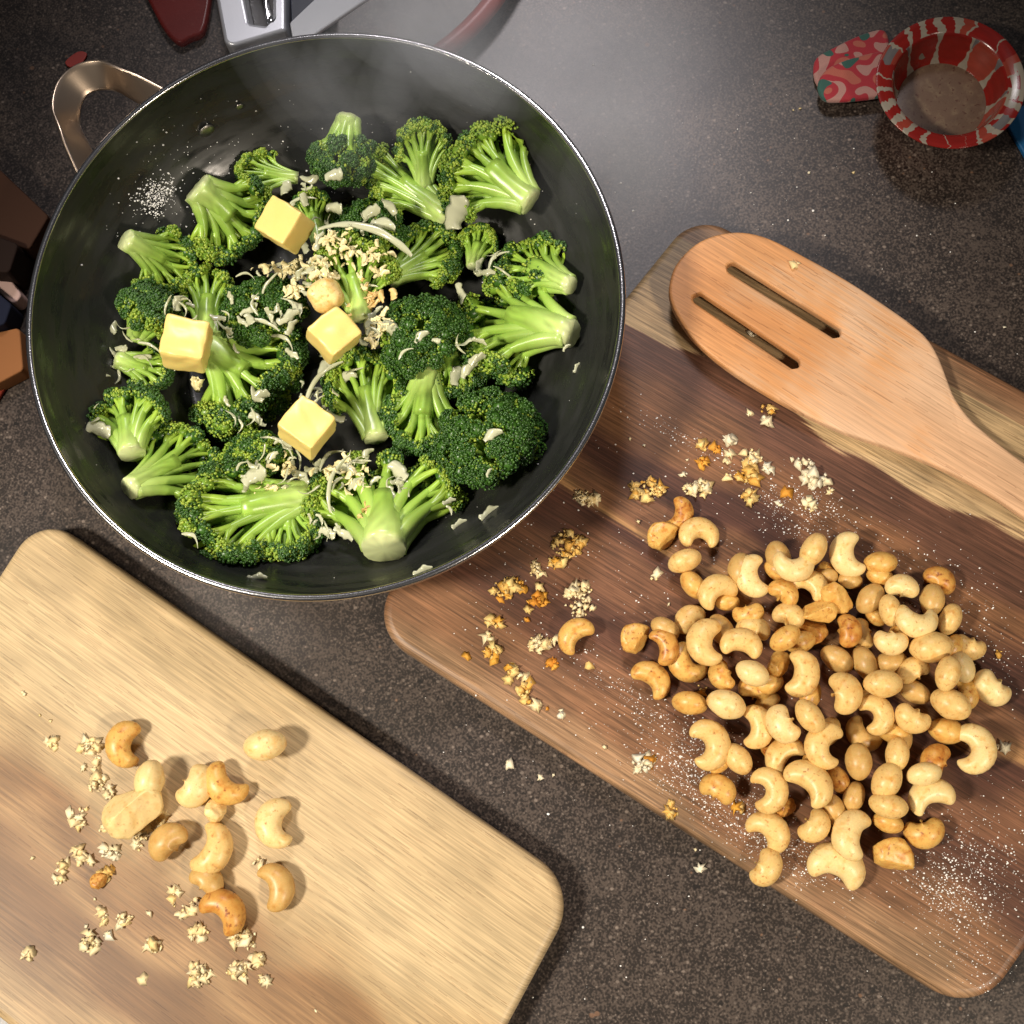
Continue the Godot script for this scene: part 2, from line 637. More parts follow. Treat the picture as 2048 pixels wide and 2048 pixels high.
			for i in count:
				var q := Vector3(r.randfn(), r.randfn(), r.randfn()).normalized()
				if q.dot(outw) < -0.35:
					q = (q + outw * 0.9).normalized()
				var at := e2 + q * cr * r.randf_range(0.88, 1.12)
				var br := r.randf_range(0.045, 0.085)
				var under := q.dot(outw) < 0.25
				var col := Color(0.024, 0.078, 0.011).lerp(Color(0.078, 0.185, 0.018), r.randf() * r.randf())
				if yellow or (under and r.randf() < 0.62):
					col = Color(0.13, 0.26, 0.02).lerp(Color(0.36, 0.46, 0.05), r.randf())
				if under_pan(root + basis * at):
					continue
				buds.append(Transform3D(Basis().scaled(Vector3(br, br * r.randf_range(0.8, 1.3), br) * CM), at * CM))
				tint.append(col)
			note_top(root + basis * (e2 + basis.inverse() * Vector3(0, cr, 0)))
	for i in s.v.size():                              # whatever would reach through the pan lies against its wall
		var q := root + basis * (s.v[i] / CM)
		var flat := Vector2(q.x - PAN.x, q.z - PAN.z)
		var away := minf(flat.length(), 13.6)
		if under_pan(q):
			flat = flat.normalized() * away
			q = Vector3(PAN.x + flat.x, maxf(q.y, pan_inside(away) + 0.06), PAN.z + flat.y)
			s.v[i] = basis.inverse() * (q - root) * CM
	part("stem", s.mesh(stem_mat), o)
	var mm := MultiMesh.new()
	mm.transform_format = MultiMesh.TRANSFORM_3D
	mm.use_colors = true
	mm.mesh = bud
	mm.instance_count = buds.size()
	for i in buds.size():
		mm.set_instance_transform(i, buds[i])
		mm.set_instance_color(i, tint[i])
	var crown := MultiMeshInstance3D.new()
	crown.name = "crown"
	crown.multimesh = mm
	crown.set_meta("kind", "stuff")
	o.add_child(crown, true)

# ---------------------------------------------------------------- butter
func butter(x: float, y: float, z: float, edge: float, turn: Vector3, soft: float, seed_: int, mat: Material, label: String) -> void:
	var s := Shape.new()
	var n := 13
	var nz := noise(seed_, 0.7, 2)
	for axis in 3:
		for side in [-1.0, 1.0]:
			var from := s.t.size()
			var base := s.v.size()
			for i in n:
				for j in n:
					var a: float = (i / (n - 1.0)) * 2.0 - 1.0
					var b: float = (j / (n - 1.0)) * 2.0 - 1.0
					a = signf(a) * (1.0 - pow(1.0 - absf(a), 1.6))
					b = signf(b) * (1.0 - pow(1.0 - absf(b), 1.6))
					var p := Vector3.ZERO
					p[axis] = side
					p[(axis + 1) % 3] = a
					p[(axis + 2) % 3] = b
					var core := p.clamp(Vector3.ONE * -(1.0 - soft), Vector3.ONE * (1.0 - soft))
					p = core + (p - core).normalized() * soft
					p *= Vector3(1.0, 0.93, 0.97) * edge * 0.5
					p += p.normalized() * nz.get_noise_3dv(p * 1.2) * 0.05 * edge
					s.pt(p * CM)
			s.grid(base, n, n, false, side < 0.0)
	s.flip_if_inside_out(0)
	var o := solo("butter_cube" if soft < 0.5 else "butter_lump", s.mesh(mat), label, "butter", "pieces of butter on the broccoli")
	o.transform = Transform3D(Basis.from_euler(turn * PI / 180.0), Vector3(x, y, z) * CM)

# ---------------------------------------------------------------- onion and garlic
var slivers: Array[ArrayMesh] = []

func sliver(long: float, wide: float, curl: float, twist: float, seed_: int) -> ArrayMesh:
	var s := Shape.new()
	var nz := noise(seed_, 0.8, 2)
	var rows := 22
	var p := Vector3.ZERO
	var a := -curl * 0.5
	var ring := 8
	for i in rows:
		var f := i / (rows - 1.0)
		a += curl / rows * (1.0 + 0.8 * nz.get_noise_1d(f * 4.0))
		p += Vector3(cos(a), 0.20 * sin(f * PI * 2.0 + seed_), sin(a)) * long / rows
		var w := wide * (0.35 + 0.65 * sqrt(maxf(0.0, sin(PI * clampf(f * 0.94 + 0.03, 0, 1))))) * (1.0 + 0.35 * nz.get_noise_1d(f * 2.4 + 40.0)) * 0.5
		var side := Vector3(-sin(a), 0, cos(a)).rotated(Vector3(cos(a), 0, sin(a)), twist * (f - 0.5) + 0.5)
		var nrm := side.cross(Vector3(cos(a), 0, sin(a))).normalized()
		for j in ring:
			var b := TAU * j / ring
			s.pt((p + side * (cos(b) * w * (1.0 + 0.5 * nz.get_noise_2d(f * 2.2, signf(cos(b)) * 30.0))) + nrm * (sin(b) * 0.016 - cos(b) * cos(b) * w * 0.5)) * CM)
	var n := s.v.size()
	var m := Vector3.ZERO
	for q in s.v:
		m += q
	m /= n
	for i in n:
		s.v[i] -= m
	s.grid(0, rows, ring, true)
	var c0 := s.pt(s.v[0].lerp(s.v[ring / 2], 0.5))
	var c1 := s.pt(s.v[(rows - 1) * ring].lerp(s.v[(rows - 1) * ring + ring / 2], 0.5))
	for j in ring:
		s.tri(c0, (j + 1) % ring, j)
		s.tri(c1, (rows - 1) * ring + j, (rows - 1) * ring + (j + 1) % ring)
	s.flip_if_inside_out(0)
	return s.mesh()

func onion(x: float, z: float, shape: int, turn: float, size: float, mat: Material, label: String) -> void:
	var r := RandomNumberGenerator.new()
	r.seed = int(x * 131.0 + z * 977.0) + 50000
	var o := solo("onion_sliver", slivers[shape % slivers.size()], label, "onion", "onion slivers in the pan")
	o.material_override = mat
	var b := Basis(Vector3.UP, deg_to_rad(turn)) * Basis(Vector3.RIGHT, r.randf_range(-0.3, 0.3)) * Basis(Vector3.FORWARD, r.randf_range(-0.2, 0.2))
	o.transform = Transform3D(b.scaled(Vector3.ONE * size), Vector3(x, top_at(x, z) + 0.04, z) * CM)

# several thin strips and shreds caught together
func tangle(x: float, z: float, spread: float, count: int, which: Array, small: float, large: float, called: String, sort: String, mat: Material, label: String, group: String) -> void:
	var r := RandomNumberGenerator.new()
	r.seed = int(x * 177.0 + z * 431.0) + 70000
	var s := Shape.new()
	var y0 := top_at(x, z)
	for k in count:
		var m: ArrayMesh = slivers[which[r.randi_range(0, which.size() - 1)]]
		var arr := m.surface_get_arrays(0)
		var px := r.randfn() * spread * 0.5
		var pz := r.randfn() * spread * 0.5
		var h := clampf(top_at(x + px, z + pz) - y0, -0.9, 0.9)
		var b := (Basis.from_euler(Vector3(r.randf_range(-0.6, 0.6), r.randf() * TAU, r.randf_range(-0.6, 0.6)))).scaled(Vector3.ONE * r.randf_range(small, large))
		var lie := Vector3(px, h + 0.05 + 0.12 * r.randf(), pz) * CM
		var base := s.v.size()
		for p: Vector3 in arr[Mesh.ARRAY_VERTEX]:
			s.pt(b * p + lie)
		for i: int in arr[Mesh.ARRAY_INDEX]:
			s.t.append(base + i)
	var o := solo(called, s.mesh(mat), label, sort, group)
	o.position = Vector3(x, y0, z) * CM

# ---------------------------------------------------------------- crumbs
# a ragged flake with points all round; thin but solid
func flake(s: Shape, at: Vector3, size: float, basis: Basis, col: Color, r: RandomNumberGenerator) -> void:
	var spikes := r.randi_range(3, 7)
	var n := spikes * 2
	var from := s.t.size()
	var top := s.pt((at + basis * Vector3(0, size * r.randf_range(0.08, 0.2), 0)) * CM, col)
	var low := s.pt((at - basis * Vector3(0, size * 0.2, 0)) * CM, col * 0.92)
	var ring: Array[int] = []
	var a0 := r.randf() * TAU
	for i in n:
		var a := a0 + TAU * (i + r.randf_range(-0.55, 0.55)) / n
		var rr := size * (r.randf_range(0.65, 1.4) if i % 2 == 0 else r.randf_range(0.42, 1.0))
		ring.append(s.pt((at + basis * Vector3(cos(a) * rr, size * r.randf_range(-0.12, 0.16), sin(a) * rr)) * CM, col * r.randf_range(0.9, 1.08)))
	for i in n:
		s.tri(top, ring[(i + 1) % n], ring[i])
		s.tri(low, ring[i], ring[(i + 1) % n])
	s.flip_if_inside_out(from)

var crumb_mat: StandardMaterial3D
const CRUMB := {"white": [Color(0.82, 0.76, 0.58), Color(0.78, 0.66, 0.40)], "cream": [Color(0.88, 0.77, 0.50), Color(0.82, 0.61, 0.27)], "golden": [Color(0.84, 0.63, 0.25), Color(0.70, 0.34, 0.04)], "orange": [Color(0.74, 0.38, 0.06), Color(0.60, 0.22, 0.025)]}

# a clump of flakes spread over long x short cm, heaped in the middle
func crumbs(x: float, y: float, z: float, long: float, short: float, turn: float, tone: String, label: String, place: String, called := "crumb_clump", sort := "crumbs") -> void:
	var r := RandomNumberGenerator.new()
	r.seed = int(x * 311.0 + z * 733.0) + 90000
	var s := Shape.new()
	var pair: Array = CRUMB[tone]
	var area := long * short
	var count := clampi(int(area * 24.0), 1, 60)
	for i in count:
		var a := r.randf() * TAU
		var f := sqrt(r.randf()) * (0.85 if count > 1 else 0.0)
		var p := Vector3(cos(a) * f * long * 0.5, 0, sin(a) * f * short * 0.5)
		p.y = maxf(0.03, (1.0 - f) * minf(0.4, short * 0.32) * r.randf_range(0.1, 1.0))
		var size := (r.randf_range(0.06, 0.16) if i % 3 else r.randf_range(0.16, 0.40)) if count > 1 else minf(long, short) * 0.5
		var b := Basis.from_euler(Vector3(r.randf_range(-0.5, 0.5), r.randf() * TAU, r.randf_range(-0.5, 0.5)))
		flake(s, p, size, b, (pair[0] as Color).lerp(pair[1], pow(r.randf(), 1.3)), r)
	var o := solo(called, s.mesh(crumb_mat), label, sort, place)
	o.transform = Transform3D(Basis(Vector3.UP, deg_to_rad(turn)), Vector3(x, y, z) * CM)

# fine grains: where = rows of [x, z, spread along, spread across, turn, count]; height by a callable
func grains(called: String, where: Array, smallest: float, largest: float, flat: float, height: Callable, mat: Material, label: String, sort: String) -> void:
	var r := RandomNumberGenerator.new()
	r.seed = called.hash() % 100000
	var all: Array[Transform3D] = []
	for w in where:
		for i in int(w[5]):
			var p := Vector2(r.randfn() * w[2], r.randfn() * w[3]).rotated(-deg_to_rad(w[4])) + Vector2(w[0], w[1])
			var h: float = (height as Callable).call(p)
			if h < -5.0:
				continue
			var d := lerpf(smallest, largest, pow(r.randf(), 3.0))
			all.append(Transform3D(Basis.from_euler(Vector3(r.randf(), r.randf() * 6.0, r.randf())).scaled(Vector3(d, d * flat, d * r.randf_range(0.6, 1.0)) * CM), Vector3(p.x, h + d * flat * 0.4, p.y) * CM))
	var mm := MultiMesh.new()
	mm.transform_format = MultiMesh.TRANSFORM_3D
	mm.mesh = grain_mesh
	mm.instance_count = all.size()
	for i in all.size():
		mm.set_instance_transform(i, all[i])
	var o := MultiMeshInstance3D.new()
	o.name = called
	o.multimesh = mm
	o.material_override = mat
	add_child(o, true)
	tag(o, label, sort, "", "stuff")

var grain_mesh: ArrayMesh

# ---------------------------------------------------------------- the pan
# height of the inside of the pan at a distance from its middle (cm)
func pan_inside(r: float) -> float:
	var inner: Array = PAN_IN
	for i in inner.size() - 1:
		if r <= inner[i + 1].x:
			return lerpf(inner[i].y, inner[i + 1].y, clampf((r - inner[i].x) / maxf(1e-4, inner[i + 1].x - inner[i].x), 0.0, 1.0))
	return inner[inner.size() - 1].y

func in_pan(p: Vector2) -> float:
	var d := p.distance_to(Vector2(PAN.x, PAN.z))
	return pan_inside(d) if d < 14.3 else -9.0

func strap(s: Shape, path: PackedVector3Array, wide_dirs: PackedVector3Array, wide: float, thick: float) -> void:
	var n := path.size()
	var ring := 12
	var base := s.v.size()
	for i in n:
		var tan := (path[mini(i + 1, n - 1)] - path[maxi(i - 1, 0)]).normalized()
		var w := (wide_dirs[i] - tan * wide_dirs[i].dot(tan)).normalized()
		var t := tan.cross(w)
		for j in ring:
			var a := TAU * (j + 0.5) / ring
			var ca := signf(cos(a)) * pow(absf(cos(a)), 0.35)
			var sa := signf(sin(a)) * pow(absf(sin(a)), 0.35)
			s.pt(path[i] + w * ca * wide * 0.5 + t * sa * thick * 0.5, Color.WHITE, Vector2(j / float(ring), i / float(n)))
	s.grid(base, n, ring, true)
	s.flip_if_inside_out(0)

func smooth_path(p: PackedVector3Array, steps: int) -> PackedVector3Array:
	var out := PackedVector3Array()
	var n := p.size()
	for i in n - 1:
		for k in steps:
			out.append(p[i].cubic_interpolate(p[i + 1], p[maxi(i - 1, 0)], p[mini(i + 2, n - 1)], float(k) / steps))
	out.append(p[n - 1])
	return out

# ---------------------------------------------------------------- the scene
func spot_lamp(called: String, at: Vector3, towards: Vector3, angle: float, soft: float, size: float, energy: float, tone: Color) -> void:
	var l := SpotLight3D.new()
	l.name = called
	l.spot_angle = angle
	l.spot_angle_attenuation = soft
	l.spot_range = 8.0
	l.spot_attenuation = 2.0
	l.light_size = size
	l.light_energy = energy
	l.light_color = tone
	l.shadow_enabled = true
	add_child(l, true)
	l.look_at_from_position(at, towards, Vector3.UP)

var vapour: Node3D

func steam(at: Vector3, size: Vector3, turn: Vector3, density: float) -> void:
	if vapour == null:
		vapour = thing("steam", Vector3.ZERO, "thin white steam drifting over the pan's far side and the counter behind", "steam")
		vapour.set_meta("kind", "stuff")
	for k in 2:                                        # a wisp is denser in its middle
		var f := FogVolume.new()
		f.name = "wisp"
		f.shape = RenderingServer.FOG_VOLUME_SHAPE_ELLIPSOID
		f.size = size * CM * [1.15, 0.66][k]
		f.position = at * CM
		f.rotation_degrees = turn
		var m := FogMaterial.new()
		m.density = density * [0.42, 0.62][k]
		m.albedo = Color(0.93, 0.95, 0.97)
		f.material = m
		vapour.add_child(f, true)

func _ready() -> void:
	var cam := Camera3D.new()
	cam.name = "camera"
	cam.fov = 40.0
	cam.near = 0.05
	cam.far = 20.0
	add_child(cam)
	cam.look_at_from_position(Vector3(0, 0.72, 0), Vector3(-0.0488, 0.0, -0.1766), Vector3(0, 0, -1))
	var env := Environment.new()
	env.background_mode = Environment.BG_COLOR
	env.background_color = Color(0.22, 0.22, 0.225)
	env.tonemap_mode = Environment.TONE_MAPPER_LINEAR
	env.tonemap_exposure = 1.0
	env.sdfgi_enabled = true
	env.ssao_enabled = true
	env.ssil_enabled = true
	env.volumetric_fog_enabled = true
	env.volumetric_fog_density = 0.0
	var world := WorldEnvironment.new()
	world.environment = env
	add_child(world)
	spot_lamp("key_lamp", Vector3(-0.95, 1.25, 0.22), Vector3(-0.09, 0.0, -0.06), 15.5, 0.6, 0.11, 3.0, Color(1.0, 0.955, 0.89))
	spot_lamp("side_lamp", Vector3(0.85, 1.25, 0.75), Vector3(0.03, 0.0, -0.03), 14.0, 0.8, 0.10, 2.0, Color(1.0, 0.94, 0.86))
	spot_lamp("back_lamp", Vector3(-0.06, 1.25, -1.16), Vector3(-0.10, 0.0, -0.26), 13.0, 0.95, 0.15, 1.6, Color(1.0, 0.97, 0.98))

	# ------------------------------------------------ the counter
	var w := 1024
	var n1 := field(noise(3, 0.20, 2), w, w, w, w)
	var n2 := field(noise(4, 0.07, 3), w, w, w, w)
	var n3 := field(noise(5, 0.012, 2), w, w, w, w)
	var n4 := field(noise(6, 0.33, 1, FastNoiseLite.TYPE_CELLULAR), w, w, w, w)
	var px := PackedByteArray()
	px.resize(w * w * 3)
	var ca := srgb_bytes(Color(0.020, 0.0145, 0.012))
	var cb := srgb_bytes(Color(0.074, 0.056, 0.045))
	var cc := srgb_bytes(Color(0.24, 0.20, 0.165))
	for i in w * w:
		var f := (n1[i] * 0.55 + n2[i] * 0.30 + n3[i] * 0.15) / 255.0
		var col := ca.lerp(cb, smoothstep(0.40, 0.60, f))
		col = col.lerp(cc, 0.75 * smoothstep(0.64, 0.80, n1[i] / 255.0 * 0.7 + n4[i] / 255.0 * 0.3))
		px[i * 3] = int(col.x)
		px[i * 3 + 1] = int(col.y)
		px[i * 3 + 2] = int(col.z)
	var rng := RandomNumberGenerator.new()
	rng.seed = 77
	for k in 5200:                                     # chips of lighter and of black stone
		var x0 := rng.randi_range(0, w - 1)
		var y0 := rng.randi_range(0, w - 1)
		var rad := rng.randf_range(0.7, 3.2) * (1.0 if k % 9 else 1.5)
		var dark := k % 3 == 0
		var chip := Vector3(24, 20, 18) if dark else Vector3(128, 116, 106) * rng.randf_range(0.65, 1.15)
		if k % 40 == 0:
			chip = Vector3(128, 96, 74)
		for dy in range(-5, 6):
			for dx in range(-5, 6):
				var d := sqrt(dx * dx + dy * dy * 1.4) + n1[((y0 + dy + w) % w) * w + (x0 + dx + w) % w] / 255.0 * 2.4 - 1.2
				if d < rad:
					var i := ((y0 + dy + w) % w) * w + (x0 + dx + w) % w
					var m := 0.75 * clampf(rad - d, 0.0, 1.0)
					px[i * 3] = int(lerpf(px[i * 3], chip.x, m))
					px[i * 3 + 1] = int(lerpf(px[i * 3 + 1], chip.y, m))
					px[i * 3 + 2] = int(lerpf(px[i * 3 + 2], chip.z, m))
	var stone := StandardMaterial3D.new()
	stone.albedo_texture = texture_of(px, w, w)
	stone.uv1_scale = Vector3(1.0 / 0.36, 1.0 / 0.36, 1.0)
	stone.roughness = 0.36
	stone.metallic_specular = 0.5
	stone.heightmap_enabled = true
	stone.heightmap_texture = grey_texture(n1, w, w)
	stone.heightmap_scale = 0.002
	var top := Shape.new()
	for p in [Vector2(-1.2, -0.85), Vector2(1.2, -0.85), Vector2(1.2, 0.6), Vector2(-1.2, 0.6)]:
		top.pt(Vector3(p.x, 0, p.y), Color.WHITE, p)
	for p in [Vector2(-1.2, -0.85), Vector2(1.2, -0.85), Vector2(1.2, 0.6), Vector2(-1.2, 0.6)]:
		top.pt(Vector3(p.x, -0.04, p.y), Color.WHITE, p)
	top.quad(0, 3, 2, 1)
	top.quad(4, 5, 6, 7)
	for i in 4:
		top.quad(i, (i + 1) % 4, (i + 1) % 4 + 4, i + 4)
	var flat_top := Shape.new()                        # each face with corners of its own, so that it shades flat
	for k in range(0, top.t.size(), 3):
		for q in 3:
			flat_top.pt(top.v[top.t[k + q]], Color.WHITE, top.u[top.t[k + q]])
			flat_top.t.append(k + q)
	solo("countertop", flat_top.mesh(stone), "dark brown speckled stone countertop under everything", "countertop", "", "structure")

	# ------------------------------------------------ the two boards
	var walnut := [[0.0, 0.0, Color(0.27, 0.16, 0.085)], [0.05, 0.03, Color(0.20, 0.100, 0.050)], [0.17, 0.05, Color(0.098, 0.043, 0.026)], [0.25, 0.04, Color(0.155, 0.072, 0.038)], [0.36, 0.02, Color(0.078, 0.033, 0.021)], [0.405, 0.008, Color(0.34, 0.185, 0.078)], [0.435, 0.02, Color(0.165, 0.078, 0.039)], [0.51, 0.02, Color(0.070, 0.030, 0.020)], [0.58, 0.03, Color(0.18, 0.085, 0.040)], [0.68, 0.03, Color(0.105, 0.048, 0.029)], [0.79, 0.006, Color(0.42, 0.295, 0.155)], [0.83, 0.02, Color(0.36, 0.25, 0.13)]]
	var dark_wood := wood_material(wood(31, 1536, 1024, walnut, 0.32, 3600, 36, 26.0), 0.44, 0.012)
	var beech := [[0.0, 0.0, Color(0.47, 0.345, 0.185)], [0.14, 0.1, Color(0.50, 0.375, 0.205)], [0.32, 0.06, Color(0.40, 0.28, 0.14)], [0.41, 0.04, Color(0.22, 0.12, 0.05)], [0.49, 0.03, Color(0.31, 0.185, 0.082)], [0.55, 0.035, Color(0.17, 0.088, 0.036)], [0.65, 0.05, Color(0.34, 0.22, 0.105)], [0.78, 0.06, Color(0.49, 0.365, 0.20)]]
	var light_wood := wood_material(wood(57, 1536, 1024, beech, 0.17, 2200, 44, 30.0), 0.46, 0.010)
	var spoon_wood := [[0.0, 0.0, Color(0.64, 0.40, 0.24)], [0.3, 0.1, Color(0.69, 0.45, 0.28)], [0.55, 0.1, Color(0.62, 0.38, 0.22)], [0.8, 0.1, Color(0.70, 0.46, 0.29)]]
	var spatula_wood := wood_material(wood(83, 1024, 384, spoon_wood, 0.13, 500, 60, 4.0, Color(0.88, 0.77, 0.62), 0.56), 0.45, 0.010)

	var rc := PackedVector2Array([Vector2(-12.49, -11.52), Vector2(5.16, -33.80), Vector2(34.56, -14.97), Vector2(16.90, 7.31)])
	for i in rc.size():
		rc[i] *= CM
	var ru := (rc[3] - rc[0]).normalized()
	var rv := Vector2(ru.y, -ru.x)
	var s := Shape.new()
	slab(s, rounded(rc, PackedFloat32Array([0.024, 0.022, 0.024, 0.026])), [], 0.018, 0.0045, func(p: Vector2) -> Vector2: return Vector2((p - rc[0]).dot(ru) / 0.40, (p - rc[0]).dot(rv) / 0.265), no_lift)
	solo("cutting_board", s.mesh(dark_wood), "dark walnut cutting board with a pale sapwood edge, holding the cashew heap", "cutting board")
	var lc := PackedVector2Array([Vector2(-29.78, -17.66), Vector2(-1.46, 1.52), Vector2(-11.83, 19.79), Vector2(-40.15, 0.60)])
	for i in lc.size():
		lc[i] *= CM
	var lu := (lc[1] - lc[0]).normalized()
	var lv := Vector2(-lu.y, lu.x)
	s = Shape.new()
	slab(s, rounded(lc, PackedFloat32Array([0.020, 0.026, 0.024, 0.024])), [], 0.018, 0.0045, func(p: Vector2) -> Vector2: return Vector2((p - lc[0]).dot(lu) / 0.40, (p - lc[0]).dot(lv) / 0.265), no_lift)
	solo("cutting_board", s.mesh(light_wood), "light beech cutting board with a brown heartwood streak, in front at left", "cutting board")

	# ------------------------------------------------ the spatula
	var so := PackedVector2Array([Vector2(3.54, -28.83), Vector2(3.93, -30.01), Vector2(4.93, -31.09), Vector2(6.11, -31.63), Vector2(7.45, -31.74), Vector2(8.87, -31.33), Vector2(10.68, -30.29), Vector2(12.80, -28.98), Vector2(14.87, -27.48), Vector2(16.09, -26.49), Vector2(16.79, -25.70), Vector2(17.25, -24.71), Vector2(17.57, -23.62), Vector2(17.89, -22.65), Vector2(18.50, -21.63), Vector2(19.46, -20.60), Vector2(20.92, -19.30), Vector2(23.99, -16.91), Vector2(28.45, -13.59), Vector2(32.32, -10.74), Vector2(32.65, -9.46), Vector2(31.61, -8.97), Vector2(27.20, -11.31), Vector2(23.49, -14.29), Vector2(20.68, -16.48), Vector2(19.18, -17.64), Vector2(17.45, -18.71), Vector2(15.93, -19.45), Vector2(14.40, -20.09), Vector2(12.34, -20.83), Vector2(10.53, -21.68), Vector2(8.45, -22.86), Vector2(6.35, -24.31), Vector2(4.77, -25.80), Vector2(3.99, -26.99), Vector2(3.60, -27.94)])
	for i in so.size():
		so[i] *= CM
	so = smooth_loop(so, 4)
	var ends: Array[Vector2] = [Vector2(6.88, -29.72), Vector2(11.99, -26.20), Vector2(5.07, -28.08), Vector2(9.81, -24.56)]
	var holes := []
	for k in 2:
		var a: Vector2 = ends[k * 2] * CM
		var b: Vector2 = ends[k * 2 + 1] * CM
		var dir := (b - a).normalized()
		var hole := PackedVector2Array()
		for i in 17:
			hole.append(b + dir.rotated(-PI / 2 + PI * i / 16.0) * 0.0031)
		for i in 17:
			hole.append(a + (-dir).rotated(-PI / 2 + PI * i / 16.0) * 0.0031)
		holes.append(hole)
	var su: Vector2 = (ends[1] - ends[0]).normalized()
	var sv := Vector2(-su.y, su.x)
	var s0: Vector2 = ends[0] * CM
	s = Shape.new()
	var lift := func(p: Vector2) -> float: return 0.0185 + 0.0085 * (1.0 - smoothstep(-0.02, 0.15, (p - s0).dot(su)))
	slab(s, so, holes, 0.0065, 0.0016, func(p: Vector2) -> Vector2: return Vector2((p - s0).dot(su) / 0.30 + 0.22, 0.5 + (p - s0).dot(sv) / 0.12), lift)
	solo("spatula", s.mesh(spatula_wood), "wooden slotted spatula lying across the dark board's upper edge", "spatula")

	# ------------------------------------------------ the pan
	var steel := plain(0.62, 0.61, 0.60, 0.22, 1.0)
	var scratches := field(noise(90, 0.12, 3), 512, 512, 64, 512)
	steel.roughness_texture = grey_texture(scratches, 512, 512)
	steel.roughness = 0.42
	steel.uv1_scale = Vector3(3, 2, 1)
	var rim_steel := plain(0.54, 0.54, 0.55, 0.2, 1.0)
	rim_steel.heightmap_enabled = true
	rim_steel.heightmap_texture = grey_texture(field(noise(91, 0.09, 4), 512, 512, 512, 512), 512, 512)
	rim_steel.heightmap_scale = 0.004
	rim_steel.uv1_triplanar = true
	rim_steel.uv1_scale = Vector3.ONE * 22.0
	var coat := plain(0.019, 0.020, 0.018, 0.36)
	coat.roughness_texture = grey_texture(field(noise(92, 0.02, 4), 512, 512, 512, 512), 512, 512)
	coat.roughness = 0.7
	coat.uv1_scale = Vector3(2, 1, 1)
	var pan := thing("frying_pan", PAN * CM, "deep black nonstick pan with steel rim, full of broccoli", "pan")
	var prof := PackedVector2Array()
	for q in [Vector2(0, 0), Vector2(8.4, 0), Vector2(9.0, 0.35), Vector2(9.8, 1.1), Vector2(10.35, 1.75), Vector2(12.1, 2.7), Vector2(13.4, 3.8), Vector2(14.2, 5.0), Vector2(14.6, 6.2), Vector2(14.78, 7.2), Vector2(14.82, 7.8)]:
		prof.append(q * CM)
	s = Shape.new()
	s.lathe(prof, 128, true)
	part("body", s.mesh(steel), pan)
	prof = PackedVector2Array()
	for i in PAN_IN.size() - 1:                         # smoothed
		for k in 5:
			prof.append((PAN_IN[i] as Vector2).cubic_interpolate(PAN_IN[i + 1], PAN_IN[maxi(i - 1, 0)], PAN_IN[mini(i + 2, PAN_IN.size() - 1)], k / 5.0) * CM)
	prof.append(PAN_IN[PAN_IN.size() - 1] * CM)
	s = Shape.new()
	s.lathe(prof, 128, false)
	part("nonstick_coating", s.mesh(coat), pan)
	prof = PackedVector2Array()
	for i in 17:
		var a := TAU * i / 16.0
		prof.append((Vector2(14.77, 7.86) + Vector2(cos(a) * 0.165, sin(a) * 0.13)) * CM)
	s = Shape.new()
	s.lathe(prof, 160, false)
	s.flip_if_inside_out(0)
	part("rim", s.mesh(rim_steel), pan)
	var bronze := plain(0.60, 0.48, 0.37, 0.34, 1.0)
	var hp := PackedVector3Array()
	for q in [Vector3(-26.52, 6.50, -34.64), Vector3(-27.36, 6.90, -36.43), Vector3(-27.92, 6.90, -37.89), Vector3(-27.77, 6.90, -39.22), Vector3(-27.05, 6.90, -39.94), Vector3(-25.97, 6.90, -40.08), Vector3(-24.59, 6.90, -39.47), Vector3(-22.86, 6.50, -38.60)]:
		hp.append((q - PAN) * CM)
	hp = smooth_path(hp, 6)
	var wide := PackedVector3Array()
	for q in hp:
		wide.append((Vector3(q.x, 0, q.z).normalized() * 0.8 + Vector3.UP * 0.6).normalized())
	s = Shape.new()
	strap(s, hp, wide, 1.6 * CM, 0.2 * CM)
	part("handle", s.mesh(bronze), pan)
	for k in 2:
		var rv2 := ball(10, 18)
		for i in rv2.v.size():
			rv2.v[i] *= Vector3(0.46, 0.46, 0.16) * CM * (1.0 if k == 0 else 0.5)
		var ang: float = [-2.14, -1.98][k]
		var hgt: float = [4.9, 5.2][k]
		var out := Vector3(cos(ang), 0, sin(ang))
		var o := part("rivet", rv2.mesh(plain(0.45, 0.42, 0.38, 0.4, 1.0)), pan)
		o.transform = Transform3D(Basis.looking_at(out, Vector3.UP), (out * ([13.35, 13.55][k]) + Vector3(0, hgt, 0)) * CM)

	# ------------------------------------------------ the broccoli and what lies on it
	bud = ball(4, 7).mesh()
	bud_mat = tinted(0.36, 0.5)
	bud.surface_set_material(0, bud_mat)
	stem_mat = tinted(0.30, 0.5)
	stem_mat.subsurf_scatter_enabled = true
	stem_mat.subsurf_scatter_strength = 0.04
	floret(Vector3(-24.78, 5.56, -31.34), Vector3(-22.09, 2.60, -30.45), 3.64, 0.62, 0.75, true, 0.25, 1, "small broccoli floret at the pan's far left, pale stem end pointing up left")
	floret(Vector3(-21.34, 4.85, -34.54), Vector3(-18.69, 2.60, -32.45), 4.99, 0.96, 0.75, true, 0.30, 2, "large floret with thick pale stem above left, beside the upper butter cube")
	floret(Vector3(-16.41, 2.70, -35.96), Vector3(-19.45, 3.70, -36.12), 2.56, 0.37, 0.70, true, 0.80, 3, "little yellow-green floret behind the uppermost butter cube")
	floret(Vector3(-24.49, 3.24, -26.63), Vector3(-23.00, 4.84, -28.39), 3.51, 0.68, 0.80, false, 0.15, 4, "dark leafy floret below the far left floret, above the left butter cube")
	floret(Vector3(-20.96, 2.60, -26.78), Vector3(-21.30, 2.60, -31.04), 2.83, 0.62, 0.75, true, 0.40, 5, "floret with upright light green stalk above the left butter cube")
